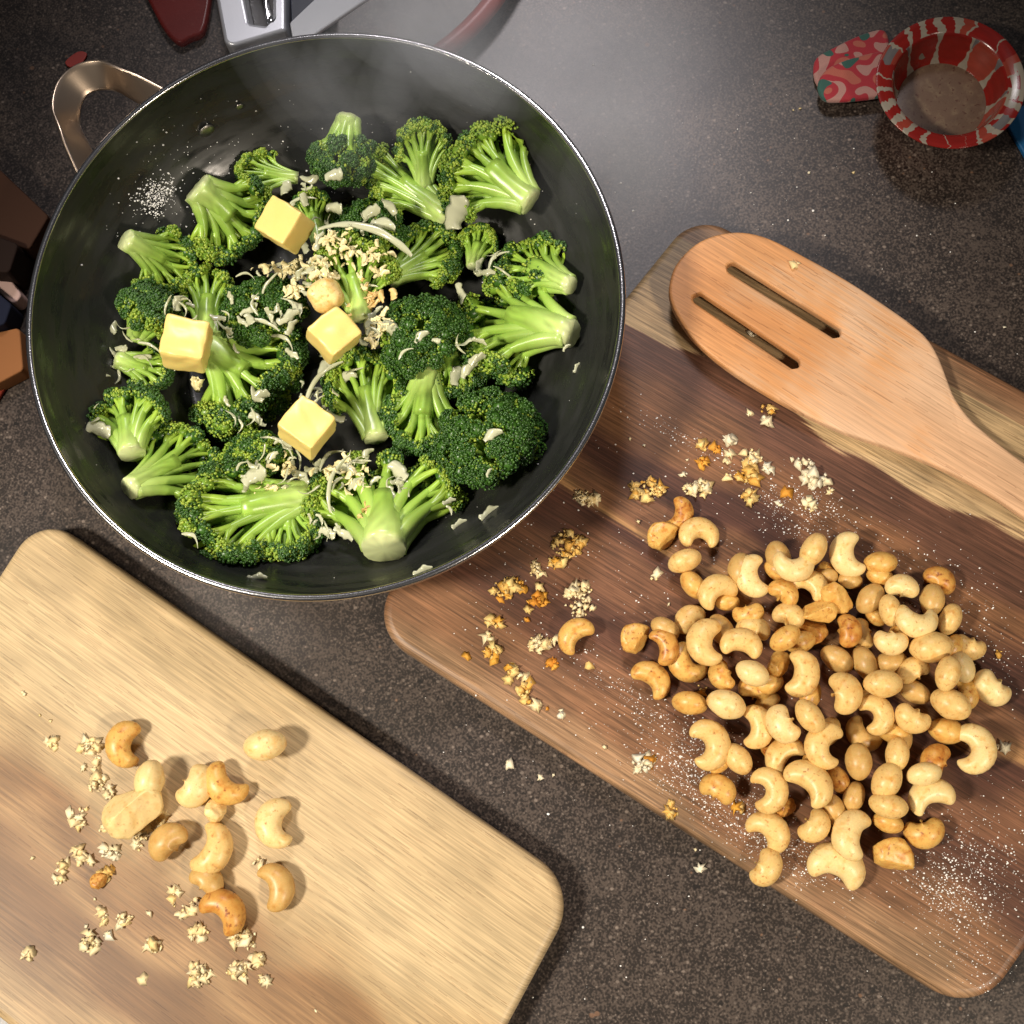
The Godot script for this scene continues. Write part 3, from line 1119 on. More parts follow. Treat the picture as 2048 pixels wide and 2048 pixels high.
	floret(Vector3(-17.73, 1.04, -27.38), Vector3(-17.94, 4.38, -28.53), 4.05, 0.57, 0.90, false, 0.05, 6, "dark dome floret seen from above, just below the uppermost butter cube", 0.30)
	floret(Vector3(-13.18, 5.10, -38.13), Vector3(-13.86, 4.70, -34.57), 3.37, 0.74, 0.80, false, 0.05, 7, "upside-down floret at the pan's top, rounded pale stem pointing away")
	floret(Vector3(-8.08, 2.60, -33.35), Vector3(-12.46, 3.26, -36.98), 3.24, 0.76, 0.70, true, 0.60, 8, "floret with long thick curved stalk ending in a bulb, near the pan's top")
	floret(Vector3(-9.41, 2.74, -35.19), Vector3(-9.33, 5.15, -37.65), 2.83, 0.57, 0.70, true, 0.75, 9, "yellow-green upright floret behind the long curved stalk")
	floret(Vector3(-3.51, 5.17, -32.87), Vector3(-7.21, 5.68, -36.11), 5.80, 0.91, 0.75, true, 0.45, 10, "large fan-shaped floret at the top right of the pan, cut stem at right")
	floret(Vector3(-12.35, 1.05, -31.68), Vector3(-12.45, 4.39, -32.85), 4.05, 0.57, 0.90, false, 0.12, 11, "dark dome floret in the middle of the upper rows, right of the upper butter")
	floret(Vector3(-15.13, 2.60, -32.03), Vector3(-15.88, 2.60, -35.23), 2.29, 0.45, 0.75, true, 0.40, 12, "narrow floret standing right of the uppermost butter cube")
	floret(Vector3(-12.39, 4.20, -26.97), Vector3(-13.33, 5.00, -31.09), 4.45, 0.59, 0.75, true, 0.95, 13, "yellowish floret strewn with minced garlic in the pan's centre")
	floret(Vector3(-11.34, 2.60, -29.83), Vector3(-7.87, 2.60, -32.33), 3.64, 0.59, 0.70, true, 0.35, 14, "bright green floret fanning to upper right above the dark central dome")
	floret(Vector3(-9.27, 1.53, -25.35), Vector3(-9.35, 5.20, -26.86), 4.45, 0.62, 0.95, false, 0.02, 15, "big very dark dome floret right of the middle butter cube")
	floret(Vector3(-6.77, 2.60, -30.46), Vector3(-6.36, 2.60, -32.89), 2.02, 0.42, 0.80, true, 0.70, 16, "small curled green floret beside the pale onion wedge")
	floret(Vector3(-1.51, 4.96, -28.32), Vector3(-5.00, 2.87, -31.11), 3.64, 0.59, 0.75, true, 0.35, 17, "floret on the right with its square stem end pointing right")
	floret(Vector3(-1.48, 4.87, -25.76), Vector3(-7.12, 2.60, -28.36), 6.34, 0.91, 0.70, true, 0.40, 18, "largest right-hand floret, broad wavy pale stalk pointing right")
	floret(Vector3(-20.95, 2.60, -26.48), Vector3(-17.32, 2.60, -23.78), 7.15, 0.96, 0.75, true, 0.25, 19, "large splayed floret right below the left butter cube")
	floret(Vector3(-25.58, 3.20, -25.54), Vector3(-22.88, 2.90, -24.69), 2.56, 0.57, 0.75, true, 0.20, 20, "pale stubby floret left of the left butter cube's lower corner")
	floret(Vector3(-23.83, 5.03, -19.73), Vector3(-24.71, 4.46, -23.32), 4.05, 0.74, 0.80, true, 0.08, 21, "short floret at the lower left rim of the heap, cut stem toward the viewer")
	floret(Vector3(-23.66, 5.59, -17.80), Vector3(-20.66, 2.60, -20.94), 4.72, 0.68, 0.75, true, 0.15, 22, "floret at lower left with long straight stalk ending in a square cut")
	floret(Vector3(-18.01, 1.08, -19.18), Vector3(-18.04, 3.98, -20.42), 3.51, 0.57, 0.90, false, 0.35, 23, "lighter green dome floret left of the lowest butter cube")
	floret(Vector3(-14.95, 2.60, -18.06), Vector3(-20.72, 5.45, -16.08), 5.53, 0.91, 0.75, true, 0.30, 24, "big floret at the bottom of the pan lying with its thick stalk to the right")
	floret(Vector3(-16.39, 2.60, -18.09), Vector3(-15.70, 4.13, -14.68), 3.24, 0.48, 0.75, true, 0.30, 25, "small floret hanging below the thick stalk at the pan's bottom")
	floret(Vector3(-10.98, 4.57, -14.70), Vector3(-11.25, 2.60, -20.07), 5.53, 1.19, 0.75, true, 0.60, 26, "two-headed floret at the pan's bottom with a wide cut stem toward the viewer", 1.00)
	floret(Vector3(-11.82, 2.60, -20.99), Vector3(-12.87, 2.60, -25.92), 4.18, 0.68, 0.75, true, 0.20, 27, "upright floret with slender white stem right of the lowest butter cube")
	floret(Vector3(-9.16, 2.60, -24.79), Vector3(-9.54, 2.60, -20.38), 4.05, 0.82, 0.75, true, 0.12, 28, "upside-down floret with bright stem on top, left of the dark lower right dome")
	floret(Vector3(-5.63, 1.77, -19.57), Vector3(-5.73, 6.00, -21.08), 5.13, 0.68, 0.95, false, 0.02, 29, "large dark dome floret at the lower right of the heap")
	floret(Vector3(-8.09, 2.60, -26.45), Vector3(-7.09, 2.60, -23.43), 2.97, 0.74, 0.80, true, 0.20, 30, "floret half hidden between the two dark domes, only its green stem showing")

	var butter_mat := plain(0.88, 0.66, 0.21, 0.36)
	butter_mat.subsurf_scatter_enabled = true
	butter_mat.subsurf_scatter_strength = 0.12
	var butter_browned := StandardMaterial3D.new()
	butter_browned.albedo_texture = skin(444, Color(0.86, 0.64, 0.27), Color(0.74, 0.42, 0.10), Color(0.42, 0.17, 0.03), 0.52, 0.70)
	butter_browned.uv1_triplanar = true
	butter_browned.uv1_scale = Vector3.ONE * 20.0
	butter_browned.roughness = 0.4
	butter(-16.30, 5.60, -31.77, 2.05, Vector3(10, -33, 8), 0.16, 1, butter_mat, "uppermost butter cube, turned on its corner among the broccoli")
	butter(-21.21, 5.40, -25.44, 2.25, Vector3(-4, -8, -10), 0.17, 2, butter_mat, "left butter cube, squarest to the viewer, on the left florets")
	butter(-14.14, 5.20, -27.99, 1.70, Vector3(20, 30, 12), 0.75, 3, butter_browned, "rounded lump of butter browned underneath, in the middle of the pan")
	butter(-13.56, 5.60, -25.68, 2.05, Vector3(14, 42, -8), 0.20, 4, butter_mat, "middle butter cube with one corner toward the viewer, below the rounded lump")
	butter(-14.86, 5.20, -20.94, 2.15, Vector3(-8, -35, -8), 0.14, 5, butter_mat, "lowest butter cube, on shredded onion near the bottom florets")

	slivers = [sliver(3.8, 0.26, 1.3, 1.6, 1), sliver(2.0, 0.22, 1.0, 1.2, 2), sliver(1.5, 0.50, 0.5, 0.9, 3), sliver(1.8, 0.24, 1.5, 1.9, 4), sliver(1.1, 0.38, 1.2, 1.2, 5), sliver(1.6, 0.70, 0.8, 2.2, 6), sliver(1.5, 0.95, 0.7, 1.3, 7), sliver(2.2, 0.22, 1.8, 2.6, 8)]
	var onion_mat := plain(0.60, 0.61, 0.42, 0.2, 0.0, 0.55)
	onion_mat.backlight_enabled = true
	onion_mat.backlight = Color(0.6, 0.63, 0.5)
	var garlic_mat := plain(0.80, 0.70, 0.37, 0.3)
	var garlic_browned := plain(0.74, 0.52, 0.20, 0.4)
	var shred_mat := plain(0.55, 0.56, 0.37, 0.2, 0.0, 0.55)
	shred_mat.backlight_enabled = true
	shred_mat.backlight = Color(0.6, 0.63, 0.5)
	crumb_mat = tinted(0.6, 0.3)
	onion(-11.96, -31.32, 0, -18, 1.55, onion_mat, "long curved onion sliver just below the middle upper dome")
	onion(-12.26, -32.05, 3, 80, 0.80, onion_mat, "short bent onion sliver just below the middle upper dome")
	onion(-11.28, -32.11, 5, -20, 0.90, onion_mat, "flat ragged onion sliver just below right of the middle upper dome")
	onion(-7.29, -31.98, 6, 60, 1.25, onion_mat, "broad wedge-like onion sliver just above left of the small curled floret")
	onion(-7.37, -28.63, 2, -78, 0.85, onion_mat, "thin pointed onion sliver just below left of the small curled floret")
	onion(-21.44, -28.29, 1, -35, 0.95, onion_mat, "narrow twisted onion sliver just left of the upright stalk floret")
	onion(-20.63, -27.48, 3, -40, 0.80, onion_mat, "short bent onion sliver just below the upright stalk floret")
	onion(-18.25, -27.41, 4, 10, 0.90, onion_mat, "small curled onion sliver just below left of the upper dark dome")
	onion(-17.38, -26.74, 1, -15, 1.00, onion_mat, "narrow twisted onion sliver just below the upper dark dome")
	onion(-16.15, -27.06, 2, 30, 0.90, onion_mat, "thin pointed onion sliver just below right of the upper dark dome")
	onion(-15.75, -27.64, 5, -60, 0.70, onion_mat, "flat ragged onion sliver just left of the rounded butter lump")
	onion(-16.76, -26.35, 7, -30, 0.90, onion_mat, "hooked onion sliver just below right of the upper dark dome")
	onion(-14.72, -29.97, 4, 20, 0.80, onion_mat, "small curled onion sliver just above the rounded butter lump")
	onion(-18.40, -30.68, 5, -10, 0.80, onion_mat, "flat ragged onion sliver just above the upper dark dome")
	onion(-15.87, -30.90, 3, -5, 0.80, onion_mat, "short bent onion sliver just below right of the uppermost butter cube")
	onion(-16.97, -30.34, 7, 15, 0.80, onion_mat, "hooked onion sliver just below the uppermost butter cube")
	onion(-14.47, -30.86, 2, 70, 0.70, onion_mat, "thin pointed onion sliver just below the narrow upper floret")
	onion(-14.74, -23.99, 0, 55, 0.95, onion_mat, "long curved onion sliver just below left of the middle butter cube")
	onion(-14.56, -25.13, 6, 40, 0.80, onion_mat, "broad wedge-like onion sliver just below left of the middle butter cube")
	onion(-14.89, -22.85, 3, 70, 0.80, onion_mat, "short bent onion sliver just above the lowest butter cube")
	onion(-15.36, -24.43, 7, -20, 0.70, onion_mat, "hooked onion sliver just below left of the middle butter cube")
	onion(-13.43, -24.39, 5, 15, 0.80, onion_mat, "flat ragged onion sliver just below the middle butter cube")
	onion(-11.85, -26.66, 6, 75, 0.80, onion_mat, "broad wedge-like onion sliver just right of the middle butter cube")
	onion(-11.41, -25.78, 3, -60, 0.70, onion_mat, "short bent onion sliver just right of the middle butter cube")
	onion(-11.53, -27.37, 4, 50, 0.70, onion_mat, "small curled onion sliver just below right of the garlic-strewn floret")
	onion(-16.30, -20.35, 1, -40, 0.90, onion_mat, "narrow twisted onion sliver just below left of the lowest butter cube")
	onion(-16.81, -19.66, 4, 40, 0.80, onion_mat, "small curled onion sliver just below right of the lighter green dome")
	onion(-17.58, -18.56, 6, 20, 0.90, onion_mat, "broad wedge-like onion sliver just below the lighter green dome")
	onion(-15.57, -18.94, 2, -35, 0.90, onion_mat, "thin pointed onion sliver just below the lowest butter cube")
	onion(-16.09, -18.40, 3, 60, 0.80, onion_mat, "short bent onion sliver just above right of the big bottom floret")
	onion(-13.98, -19.88, 7, 35, 0.90, onion_mat, "hooked onion sliver just below right of the lowest butter cube")
	onion(-13.28, -19.17, 5, -10, 0.90, onion_mat, "flat ragged onion sliver just below right of the lowest butter cube")
	onion(-12.62, -19.58, 1, 20, 0.80, onion_mat, "narrow twisted onion sliver just below right of the lowest butter cube")
	onion(-13.58, -18.35, 0, 75, 0.90, onion_mat, "long curved onion sliver just above left of the two-headed floret")
	onion(-10.46, -18.98, 6, -70, 0.90, onion_mat, "broad wedge-like onion sliver just above the two-headed floret")
	onion(-10.69, -17.61, 2, -75, 0.80, onion_mat, "thin pointed onion sliver just above right of the two-headed floret")
	onion(-11.65, -18.59, 4, 30, 0.70, onion_mat, "small curled onion sliver just above left of the two-headed floret")
	onion(-24.29, -25.38, 5, 30, 0.80, onion_mat, "flat ragged onion sliver just above left of the pale stubby floret")
	onion(-23.33, -25.64, 1, -20, 0.70, onion_mat, "narrow twisted onion sliver just above the pale stubby floret")
	onion(-25.70, -25.13, 3, 60, 0.80, onion_mat, "short bent onion sliver just left of the pale stubby floret")
	onion(-25.59, -21.03, 6, -30, 0.90, onion_mat, "broad wedge-like onion sliver just left of the short lower left floret")
	onion(-22.04, -25.18, 7, 30, 0.60, onion_mat, "hooked onion sliver just below left of the left butter cube")
	onion(-13.06, -15.70, 2, -35, 0.85, onion_mat, "thin pointed onion sliver just below left of the two-headed floret")
	onion(-14.27, -16.45, 4, -60, 0.70, onion_mat, "small curled onion sliver just right of the small bottom floret")
	onion(-13.93, -15.76, 6, -40, 0.60, onion_mat, "broad wedge-like onion sliver just right of the small bottom floret")
	onion(-7.57, -24.25, 6, 60, 0.70, onion_mat, "broad wedge-like onion sliver just left of the half hidden floret")
	onion(-9.89, -24.59, 3, 45, 0.60, onion_mat, "short bent onion sliver just below the big central dome")
	onion(-9.08, -25.43, 5, 30, 0.60, onion_mat, "flat ragged onion sliver just below the big central dome")
	onion(-5.42, -30.28, 7, 40, 0.80, onion_mat, "hooked onion sliver just below right of the small curled floret")
	onion(-6.39, -30.31, 2, 70, 0.70, onion_mat, "thin pointed onion sliver just below the small curled floret")
	onion(-16.01, -34.54, 1, 15, 0.80, onion_mat, "narrow twisted onion sliver just below right of the little yellow-green floret")
	onion(-16.56, -34.26, 4, 60, 0.60, onion_mat, "small curled onion sliver just below right of the little yellow-green floret")
	onion(-13.73, -34.31, 6, -10, 0.70, onion_mat, "broad wedge-like onion sliver just above left of the middle upper dome")
	onion(-20.20, -15.15, 3, -30, 0.80, onion_mat, "short bent onion sliver just below left of the big bottom floret")
	onion(-5.39, -19.98, 5, 20, 0.70, onion_mat, "flat ragged onion sliver just below the lower right dome")
	onion(-7.30, -16.22, 2, 30, 0.60, onion_mat, "thin pointed onion sliver just right of the two-headed floret")
	onion(-7.77, -16.92, 4, -60, 0.60, onion_mat, "small curled onion sliver just right of the two-headed floret")
	onion(-18.01, -22.07, 6, -50, 0.60, onion_mat, "broad wedge-like onion sliver just above the lighter green dome")
	onion(-18.53, -21.38, 3, -80, 0.50, onion_mat, "short bent onion sliver just above left of the lighter green dome")
	onion(-12.17, -28.71, 1, 10, 0.70, onion_mat, "narrow twisted onion sliver just right of the garlic-strewn floret")
	onion(-17.01, -13.23, 2, 5, 0.70, onion_mat, "thin pointed onion sliver just below left of the small bottom floret")
	onion(-8.73, -13.29, 2, 25, 0.70, onion_mat, "thin pointed onion sliver just below right of the two-headed floret")
	onion(-5.75, -16.64, 2, 35, 0.80, onion_mat, "thin pointed onion sliver just below the lower right dome")
	onion(-5.61, -18.21, 4, 60, 0.50, onion_mat, "small curled onion sliver just below the lower right dome")
	onion(-1.79, -24.92, 4, 40, 0.50, onion_mat, "small curled onion sliver just below right of the largest right floret")
	onion(-1.30, -24.21, 2, 60, 0.40, onion_mat, "thin pointed onion sliver just below right of the largest right floret")
	onion(-25.93, -20.11, 4, -20, 0.45, onion_mat, "small curled onion sliver just left of the short lower left floret")
	onion(-7.77, -17.29, 2, 20, 0.50, onion_mat, "thin pointed onion sliver just below left of the lower right dome")
	tangle(-13.58, -30.50, 1.22, 42, [2, 4, 5, 6], 0.22, 0.5, "garlic_heap", "minced garlic", garlic_mat, "pale heap of minced garlic just above left of the garlic-strewn floret", "minced garlic on the broccoli")
	tangle(-11.75, -29.79, 0.97, 30, [2, 4, 5, 6], 0.22, 0.5, "garlic_heap", "minced garlic", garlic_mat, "pale heap of minced garlic just above right of the garlic-strewn floret", "minced garlic on the broccoli")
	tangle(-14.37, -29.28, 0.77, 21, [2, 4, 5, 6], 0.22, 0.5, "garlic_heap", "minced garlic", garlic_mat, "pale heap of minced garlic just above the rounded butter lump", "minced garlic on the broccoli")
	tangle(-11.85, -28.03, 0.81, 23, [2, 4, 5, 6], 0.22, 0.5, "garlic_heap", "minced garlic", garlic_browned, "browned heap of minced garlic just below right of the garlic-strewn floret", "minced garlic on the broccoli")
	tangle(-11.39, -26.13, 0.77, 21, [2, 4, 5, 6], 0.22, 0.5, "garlic_heap", "minced garlic", garlic_mat, "pale heap of minced garlic just below left of the big central dome", "minced garlic on the broccoli")
	tangle(-18.35, -30.65, 1.00, 29, [2, 4, 5, 6], 0.22, 0.5, "garlic_heap", "minced garlic", garlic_mat, "pale heap of minced garlic just above the upper dark dome", "minced garlic on the broccoli")
	tangle(-16.37, -30.38, 0.90, 25, [2, 4, 5, 6], 0.22, 0.5, "garlic_heap", "minced garlic", garlic_mat, "pale heap of minced garlic just below the uppermost butter cube", "minced garlic on the broccoli")
	tangle(-15.74, -28.58, 0.69, 18, [2, 4, 5, 6], 0.22, 0.5, "garlic_heap", "minced garlic", garlic_mat, "pale heap of minced garlic just left of the rounded butter lump", "minced garlic on the broccoli")
	tangle(-21.38, -24.28, 0.36, 8, [2, 4, 5, 6], 0.22, 0.5, "garlic_heap", "minced garlic", garlic_mat, "pale heap of minced garlic just below the left butter cube", "minced garlic on the broccoli")
	tangle(-13.77, -18.99, 0.77, 20, [2, 4, 5, 6], 0.22, 0.5, "garlic_heap", "minced garlic", garlic_mat, "pale heap of minced garlic just below right of the lowest butter cube", "minced garlic on the broccoli")
	tangle(-16.08, -19.31, 0.73, 18, [2, 4, 5, 6], 0.22, 0.5, "garlic_heap", "minced garlic", garlic_mat, "pale heap of minced garlic just below right of the lighter green dome", "minced garlic on the broccoli")
	tangle(-11.84, -16.77, 0.55, 13, [2, 4, 5, 6], 0.22, 0.5, "garlic_heap", "minced garlic", garlic_browned, "browned heap of minced garlic just left of the two-headed floret", "minced garlic on the broccoli")
	tangle(-12.55, -18.55, 0.65, 16, [2, 4, 5, 6], 0.22, 0.5, "garlic_heap", "minced garlic", garlic_mat, "pale heap of minced garlic just above left of the two-headed floret", "minced garlic on the broccoli")
	tangle(-16.84, -18.08, 0.70, 16, [2, 4, 5, 6], 0.22, 0.5, "garlic_heap", "minced garlic", garlic_mat, "pale heap of minced garlic just above right of the big bottom floret", "minced garlic on the broccoli")
	tangle(-18.38, -28.02, 1.60, 9, [1, 2, 3, 4, 5, 6, 7], 0.3, 0.75, "onion_tangle", "onion", shred_mat, "tangle of wilted onion shreds just below left of the upper dark dome", "onion tangles in the pan")
	tangle(-16.66, -27.23, 1.60, 9, [1, 2, 3, 4, 5, 6, 7], 0.3, 0.75, "onion_tangle", "onion", shred_mat, "tangle of wilted onion shreds just below right of the upper dark dome", "onion tangles in the pan")
	tangle(-19.17, -26.86, 1.20, 6, [1, 2, 3, 4, 5, 6, 7], 0.3, 0.75, "onion_tangle", "onion", shred_mat, "tangle of wilted onion shreds just below right of the upright stalk floret", "onion tangles in the pan")
	tangle(-14.89, -24.28, 1.50, 9, [1, 2, 3, 4, 5, 6, 7], 0.3, 0.75, "onion_tangle", "onion", shred_mat, "tangle of wilted onion shreds just below left of the middle butter cube", "onion tangles in the pan")
	tangle(-15.25, -22.99, 1.20, 7, [1, 2, 3, 4, 5, 6, 7], 0.3, 0.75, "onion_tangle", "onion", shred_mat, "tangle of wilted onion shreds just above the lowest butter cube", "onion tangles in the pan")
	tangle(-14.66, -25.72, 1.20, 7, [1, 2, 3, 4, 5, 6, 7], 0.3, 0.75, "onion_tangle", "onion", shred_mat, "tangle of wilted onion shreds just below the rounded butter lump", "onion tangles in the pan")
	tangle(-11.90, -25.94, 1.20, 6, [1, 2, 3, 4, 5, 6, 7], 0.3, 0.75, "onion_tangle", "onion", shred_mat, "tangle of wilted onion shreds just right of the middle butter cube", "onion tangles in the pan")
	tangle(-16.10, -20.04, 1.40, 8, [1, 2, 3, 4, 5, 6, 7], 0.3, 0.75, "onion_tangle", "onion", shred_mat, "tangle of wilted onion shreds just below left of the lowest butter cube", "onion tangles in the pan")
	tangle(-17.16, -19.08, 1.50, 8, [1, 2, 3, 4, 5, 6, 7], 0.3, 0.75, "onion_tangle", "onion", shred_mat, "tangle of wilted onion shreds just below right of the lighter green dome", "onion tangles in the pan")
	tangle(-15.52, -18.91, 1.40, 8, [1, 2, 3, 4, 5, 6, 7], 0.3, 0.75, "onion_tangle", "onion", shred_mat, "tangle of wilted onion shreds just below the lowest butter cube", "onion tangles in the pan")
	tangle(-13.36, -19.43, 1.50, 8, [1, 2, 3, 4, 5, 6, 7], 0.3, 0.75, "onion_tangle", "onion", shred_mat, "tangle of wilted onion shreds just below right of the lowest butter cube", "onion tangles in the pan")
	tangle(-12.00, -18.98, 1.20, 6, [1, 2, 3, 4, 5, 6, 7], 0.3, 0.75, "onion_tangle", "onion", shred_mat, "tangle of wilted onion shreds just above left of the two-headed floret", "onion tangles in the pan")
	tangle(-10.49, -17.85, 1.20, 6, [1, 2, 3, 4, 5, 6, 7], 0.3, 0.75, "onion_tangle", "onion", shred_mat, "tangle of wilted onion shreds just above right of the two-headed floret", "onion tangles in the pan")
	tangle(-13.81, -16.26, 1.20, 6, [1, 2, 3, 4, 5, 6, 7], 0.3, 0.75, "onion_tangle", "onion", shred_mat, "tangle of wilted onion shreds just right of the small bottom floret", "onion tangles in the pan")
	tangle(-24.45, -25.67, 1.20, 6, [1, 2, 3, 4, 5, 6, 7], 0.3, 0.75, "onion_tangle", "onion", shred_mat, "tangle of wilted onion shreds just above left of the pale stubby floret", "onion tangles in the pan")
	tangle(-25.52, -24.82, 1.00, 5, [1, 2, 3, 4, 5, 6, 7], 0.3, 0.75, "onion_tangle", "onion", shred_mat, "tangle of wilted onion shreds just left of the pale stubby floret", "onion tangles in the pan")
	tangle(-21.89, -27.82, 1.20, 6, [1, 2, 3, 4, 5, 6, 7], 0.3, 0.75, "onion_tangle", "onion", shred_mat, "tangle of wilted onion shreds just left of the upright stalk floret", "onion tangles in the pan")
	tangle(-15.97, -31.08, 1.60, 8, [1, 2, 3, 4, 5, 6, 7], 0.3, 0.75, "onion_tangle", "onion", shred_mat, "tangle of wilted onion shreds just below right of the uppermost butter cube", "onion tangles in the pan")
	tangle(-14.78, -29.55, 1.40, 8, [1, 2, 3, 4, 5, 6, 7], 0.3, 0.75, "onion_tangle", "onion", shred_mat, "tangle of wilted onion shreds just above the rounded butter lump", "onion tangles in the pan")
	tangle(-12.05, -32.17, 1.30, 6, [1, 2, 3, 4, 5, 6, 7], 0.3, 0.75, "onion_tangle", "onion", shred_mat, "tangle of wilted onion shreds just below right of the middle upper dome", "onion tangles in the pan")
	tangle(-16.10, -34.75, 1.00, 5, [1, 2, 3, 4, 5, 6, 7], 0.3, 0.75, "onion_tangle", "onion", shred_mat, "tangle of wilted onion shreds just below right of the little yellow-green floret", "onion tangles in the pan")
	tangle(-7.48, -24.96, 1.20, 6, [1, 2, 3, 4, 5, 6, 7], 0.3, 0.75, "onion_tangle", "onion", shred_mat, "tangle of wilted onion shreds just above the half hidden floret", "onion tangles in the pan")
	tangle(-25.83, -21.23, 0.90, 4, [1, 2, 3, 4, 5, 6, 7], 0.3, 0.75, "onion_tangle", "onion", shred_mat, "tangle of wilted onion shreds just left of the short lower left floret", "onion tangles in the pan")
	tangle(-5.59, -30.17, 1.10, 5, [1, 2, 3, 4, 5, 6, 7], 0.3, 0.75, "onion_tangle", "onion", shred_mat, "tangle of wilted onion shreds just below right of the small curled floret", "onion tangles in the pan")
	tangle(-18.12, -22.34, 1.10, 6, [1, 2, 3, 4, 5, 6, 7], 0.3, 0.75, "onion_tangle", "onion", shred_mat, "tangle of wilted onion shreds just above the lighter green dome", "onion tangles in the pan")
	tangle(-14.89, -32.72, 1.00, 4, [1, 2, 3, 4, 5, 6, 7], 0.3, 0.75, "onion_tangle", "onion", shred_mat, "tangle of wilted onion shreds just below right of the narrow upper floret", "onion tangles in the pan")

	var g := ball(3, 6)
	grain_mesh = g.mesh()
	var white := plain(0.85, 0.84, 0.80, 0.5)
	var oil := plain(0.75, 0.76, 0.72, 0.1)
	grains("salt_grains", [[-13.7, -26.5, 5.5, 5.5, 0, 260], [-23.72, -34.39, 0.55, 0.28, 45, 420], [-23.01, -35.97, 2.2, 1.3, 45, 170], [-15.5, -37.0, 4.5, 1.3, 0, 110], [-8.0, -35.5, 3.2, 1.2, -20, 60], [-21.5, -28.0, 1.6, 2.6, 0, 60], [-6.0, -22.0, 2.0, 3.0, 0, 40]], 0.02, 0.07, 0.8, in_pan, white, "white salt grains sprinkled on the black inside of the pan", "salt")

	# ------------------------------------------------ nuts and crumbs on the boards
	prepare_nuts()
	nut(3.40, 2.24, -16.97, "c", 160, 0.95, "toasted", "toasted curled cashew open toward the left, leftmost in heap's top row", "cashews heaped on the dark board")
	nut(2.87, 2.34, -15.72, "k", 0, 0.84, "golden", "golden broken cashew chunk, leftmost in heap's second row", "cashews heaped on the dark board")
	nut(4.76, 2.33, -15.51, "t", 270, 1.05, "cream", "cream tightly curled cashew open toward the viewer, rightmost in heap's second row", "cashews heaped on the dark board")
	nut(4.01, 2.38, -14.26, "o", -70, 1.06, "cream", "cream oval cashew lying back up, leftmost in heap's third row", "cashews heaped on the dark board")
	nut(8.65, 2.38, -14.36, "o", 10, 1.06, "tan", "tan oval cashew lying back up, second from left in heap's third row", "cashews heaped on the dark board")
	nut(9.16, 3.72, -14.23, "c", 90, 1.05, "pale", "pale curled cashew open away from the viewer, third from left in heap's third row", "cashews heaped on the dark board")
	nut(10.23, 3.14, -14.63, "o", -30, 1.12, "cream", "cream oval cashew lying back up, fourth from left in heap's third row", "cashews heaped on the dark board")
	nut(12.41, 3.07, -14.53, "c", 10, 1.16, "pale", "pale curled cashew open toward the right, fifth from left in heap's third row", "cashews heaped on the dark board")
	nut(13.46, 2.35, -14.20, "o", -85, 1.00, "golden", "golden oval cashew lying back up, rightmost in heap's third row", "cashews heaped on the dark board")
	nut(4.40, 2.35, -13.11, "o", -140, 1.00, "golden", "golden oval cashew lying back up, leftmost in heap's fourth row", "cashews heaped on the dark board")
	nut(6.61, 2.38, -13.74, "o", -10, 1.06, "tan", "tan oval cashew lying back up, second from left in heap's fourth row", "cashews heaped on the dark board")
	nut(7.66, 3.04, -13.53, "c", 10, 1.11, "pale", "pale curled cashew open toward the right, third from left in heap's fourth row", "cashews heaped on the dark board")
	nut(8.46, 2.30, -13.74, "o", -120, 0.91, "golden", "golden oval cashew lying back up, fourth from left in heap's fourth row", "cashews heaped on the dark board")
	nut(9.82, 2.98, -12.71, "c", 240, 0.97, "cream", "cream curled cashew open toward the lower left, fifth from left in heap's fourth row", "cashews heaped on the dark board")
	nut(10.83, 2.22, -13.50, "o", -80, 0.76, "tan", "tan oval cashew lying back up, sixth from left in heap's fourth row", "cashews heaped on the dark board")
	nut(10.94, 2.26, -13.96, "k", 30, 0.70, "golden", "golden broken cashew chunk, seventh from left in heap's fourth row", "cashews heaped on the dark board")
	nut(12.02, 2.20, -13.32, "o", -100, 0.73, "tan", "tan oval cashew lying back up, eighth from left in heap's fourth row", "cashews heaped on the dark board")
	nut(13.55, 2.25, -13.53, "o", -110, 0.82, "golden", "golden oval cashew lying back up, ninth from left in heap's fourth row", "cashews heaped on the dark board")
	nut(16.18, 2.40, -12.91, "h", 235, 1.05, "toasted", "toasted plump bent cashew open toward the lower left, rightmost in heap's fourth row", "cashews heaped on the dark board")
	nut(5.67, 3.03, -12.33, "c", 300, 1.08, "cream", "cream curled cashew open toward the lower right, leftmost in heap's fifth row", "cashews heaped on the dark board")
	nut(5.98, 2.22, -12.22, "o", -90, 0.76, "golden", "golden oval cashew lying back up, second from left in heap's fifth row", "cashews heaped on the dark board")
	nut(6.86, 3.07, -11.97, "h", 100, 0.97, "golden", "golden plump bent cashew open away from the viewer, third from left in heap's fifth row", "cashews heaped on the dark board")
	nut(8.48, 3.07, -12.32, "h", 230, 0.97, "golden", "golden plump bent cashew open toward the lower left, fourth from left in heap's fifth row", "cashews heaped on the dark board")
	nut(10.44, 3.08, -11.61, "k", 200, 0.86, "golden", "golden broken cashew chunk, fifth from left in heap's fifth row", "cashews heaped on the dark board")
	nut(11.37, 3.15, -12.42, "k", 320, 0.97, "golden", "golden broken cashew chunk, sixth from left in heap's fifth row", "cashews heaped on the dark board")
	nut(12.89, 2.35, -12.39, "o", -40, 1.00, "tan", "tan oval cashew lying back up, seventh from left in heap's fifth row", "cashews heaped on the dark board")
	nut(13.74, 3.04, -11.63, "o", 10, 0.94, "cream", "cream oval cashew lying back up, eighth from left in heap's fifth row", "cashews heaped on the dark board")
	nut(14.37, 3.11, -12.38, "h", 260, 1.03, "pale", "pale plump bent cashew open toward the viewer, ninth from left in heap's fifth row", "cashews heaped on the dark board")
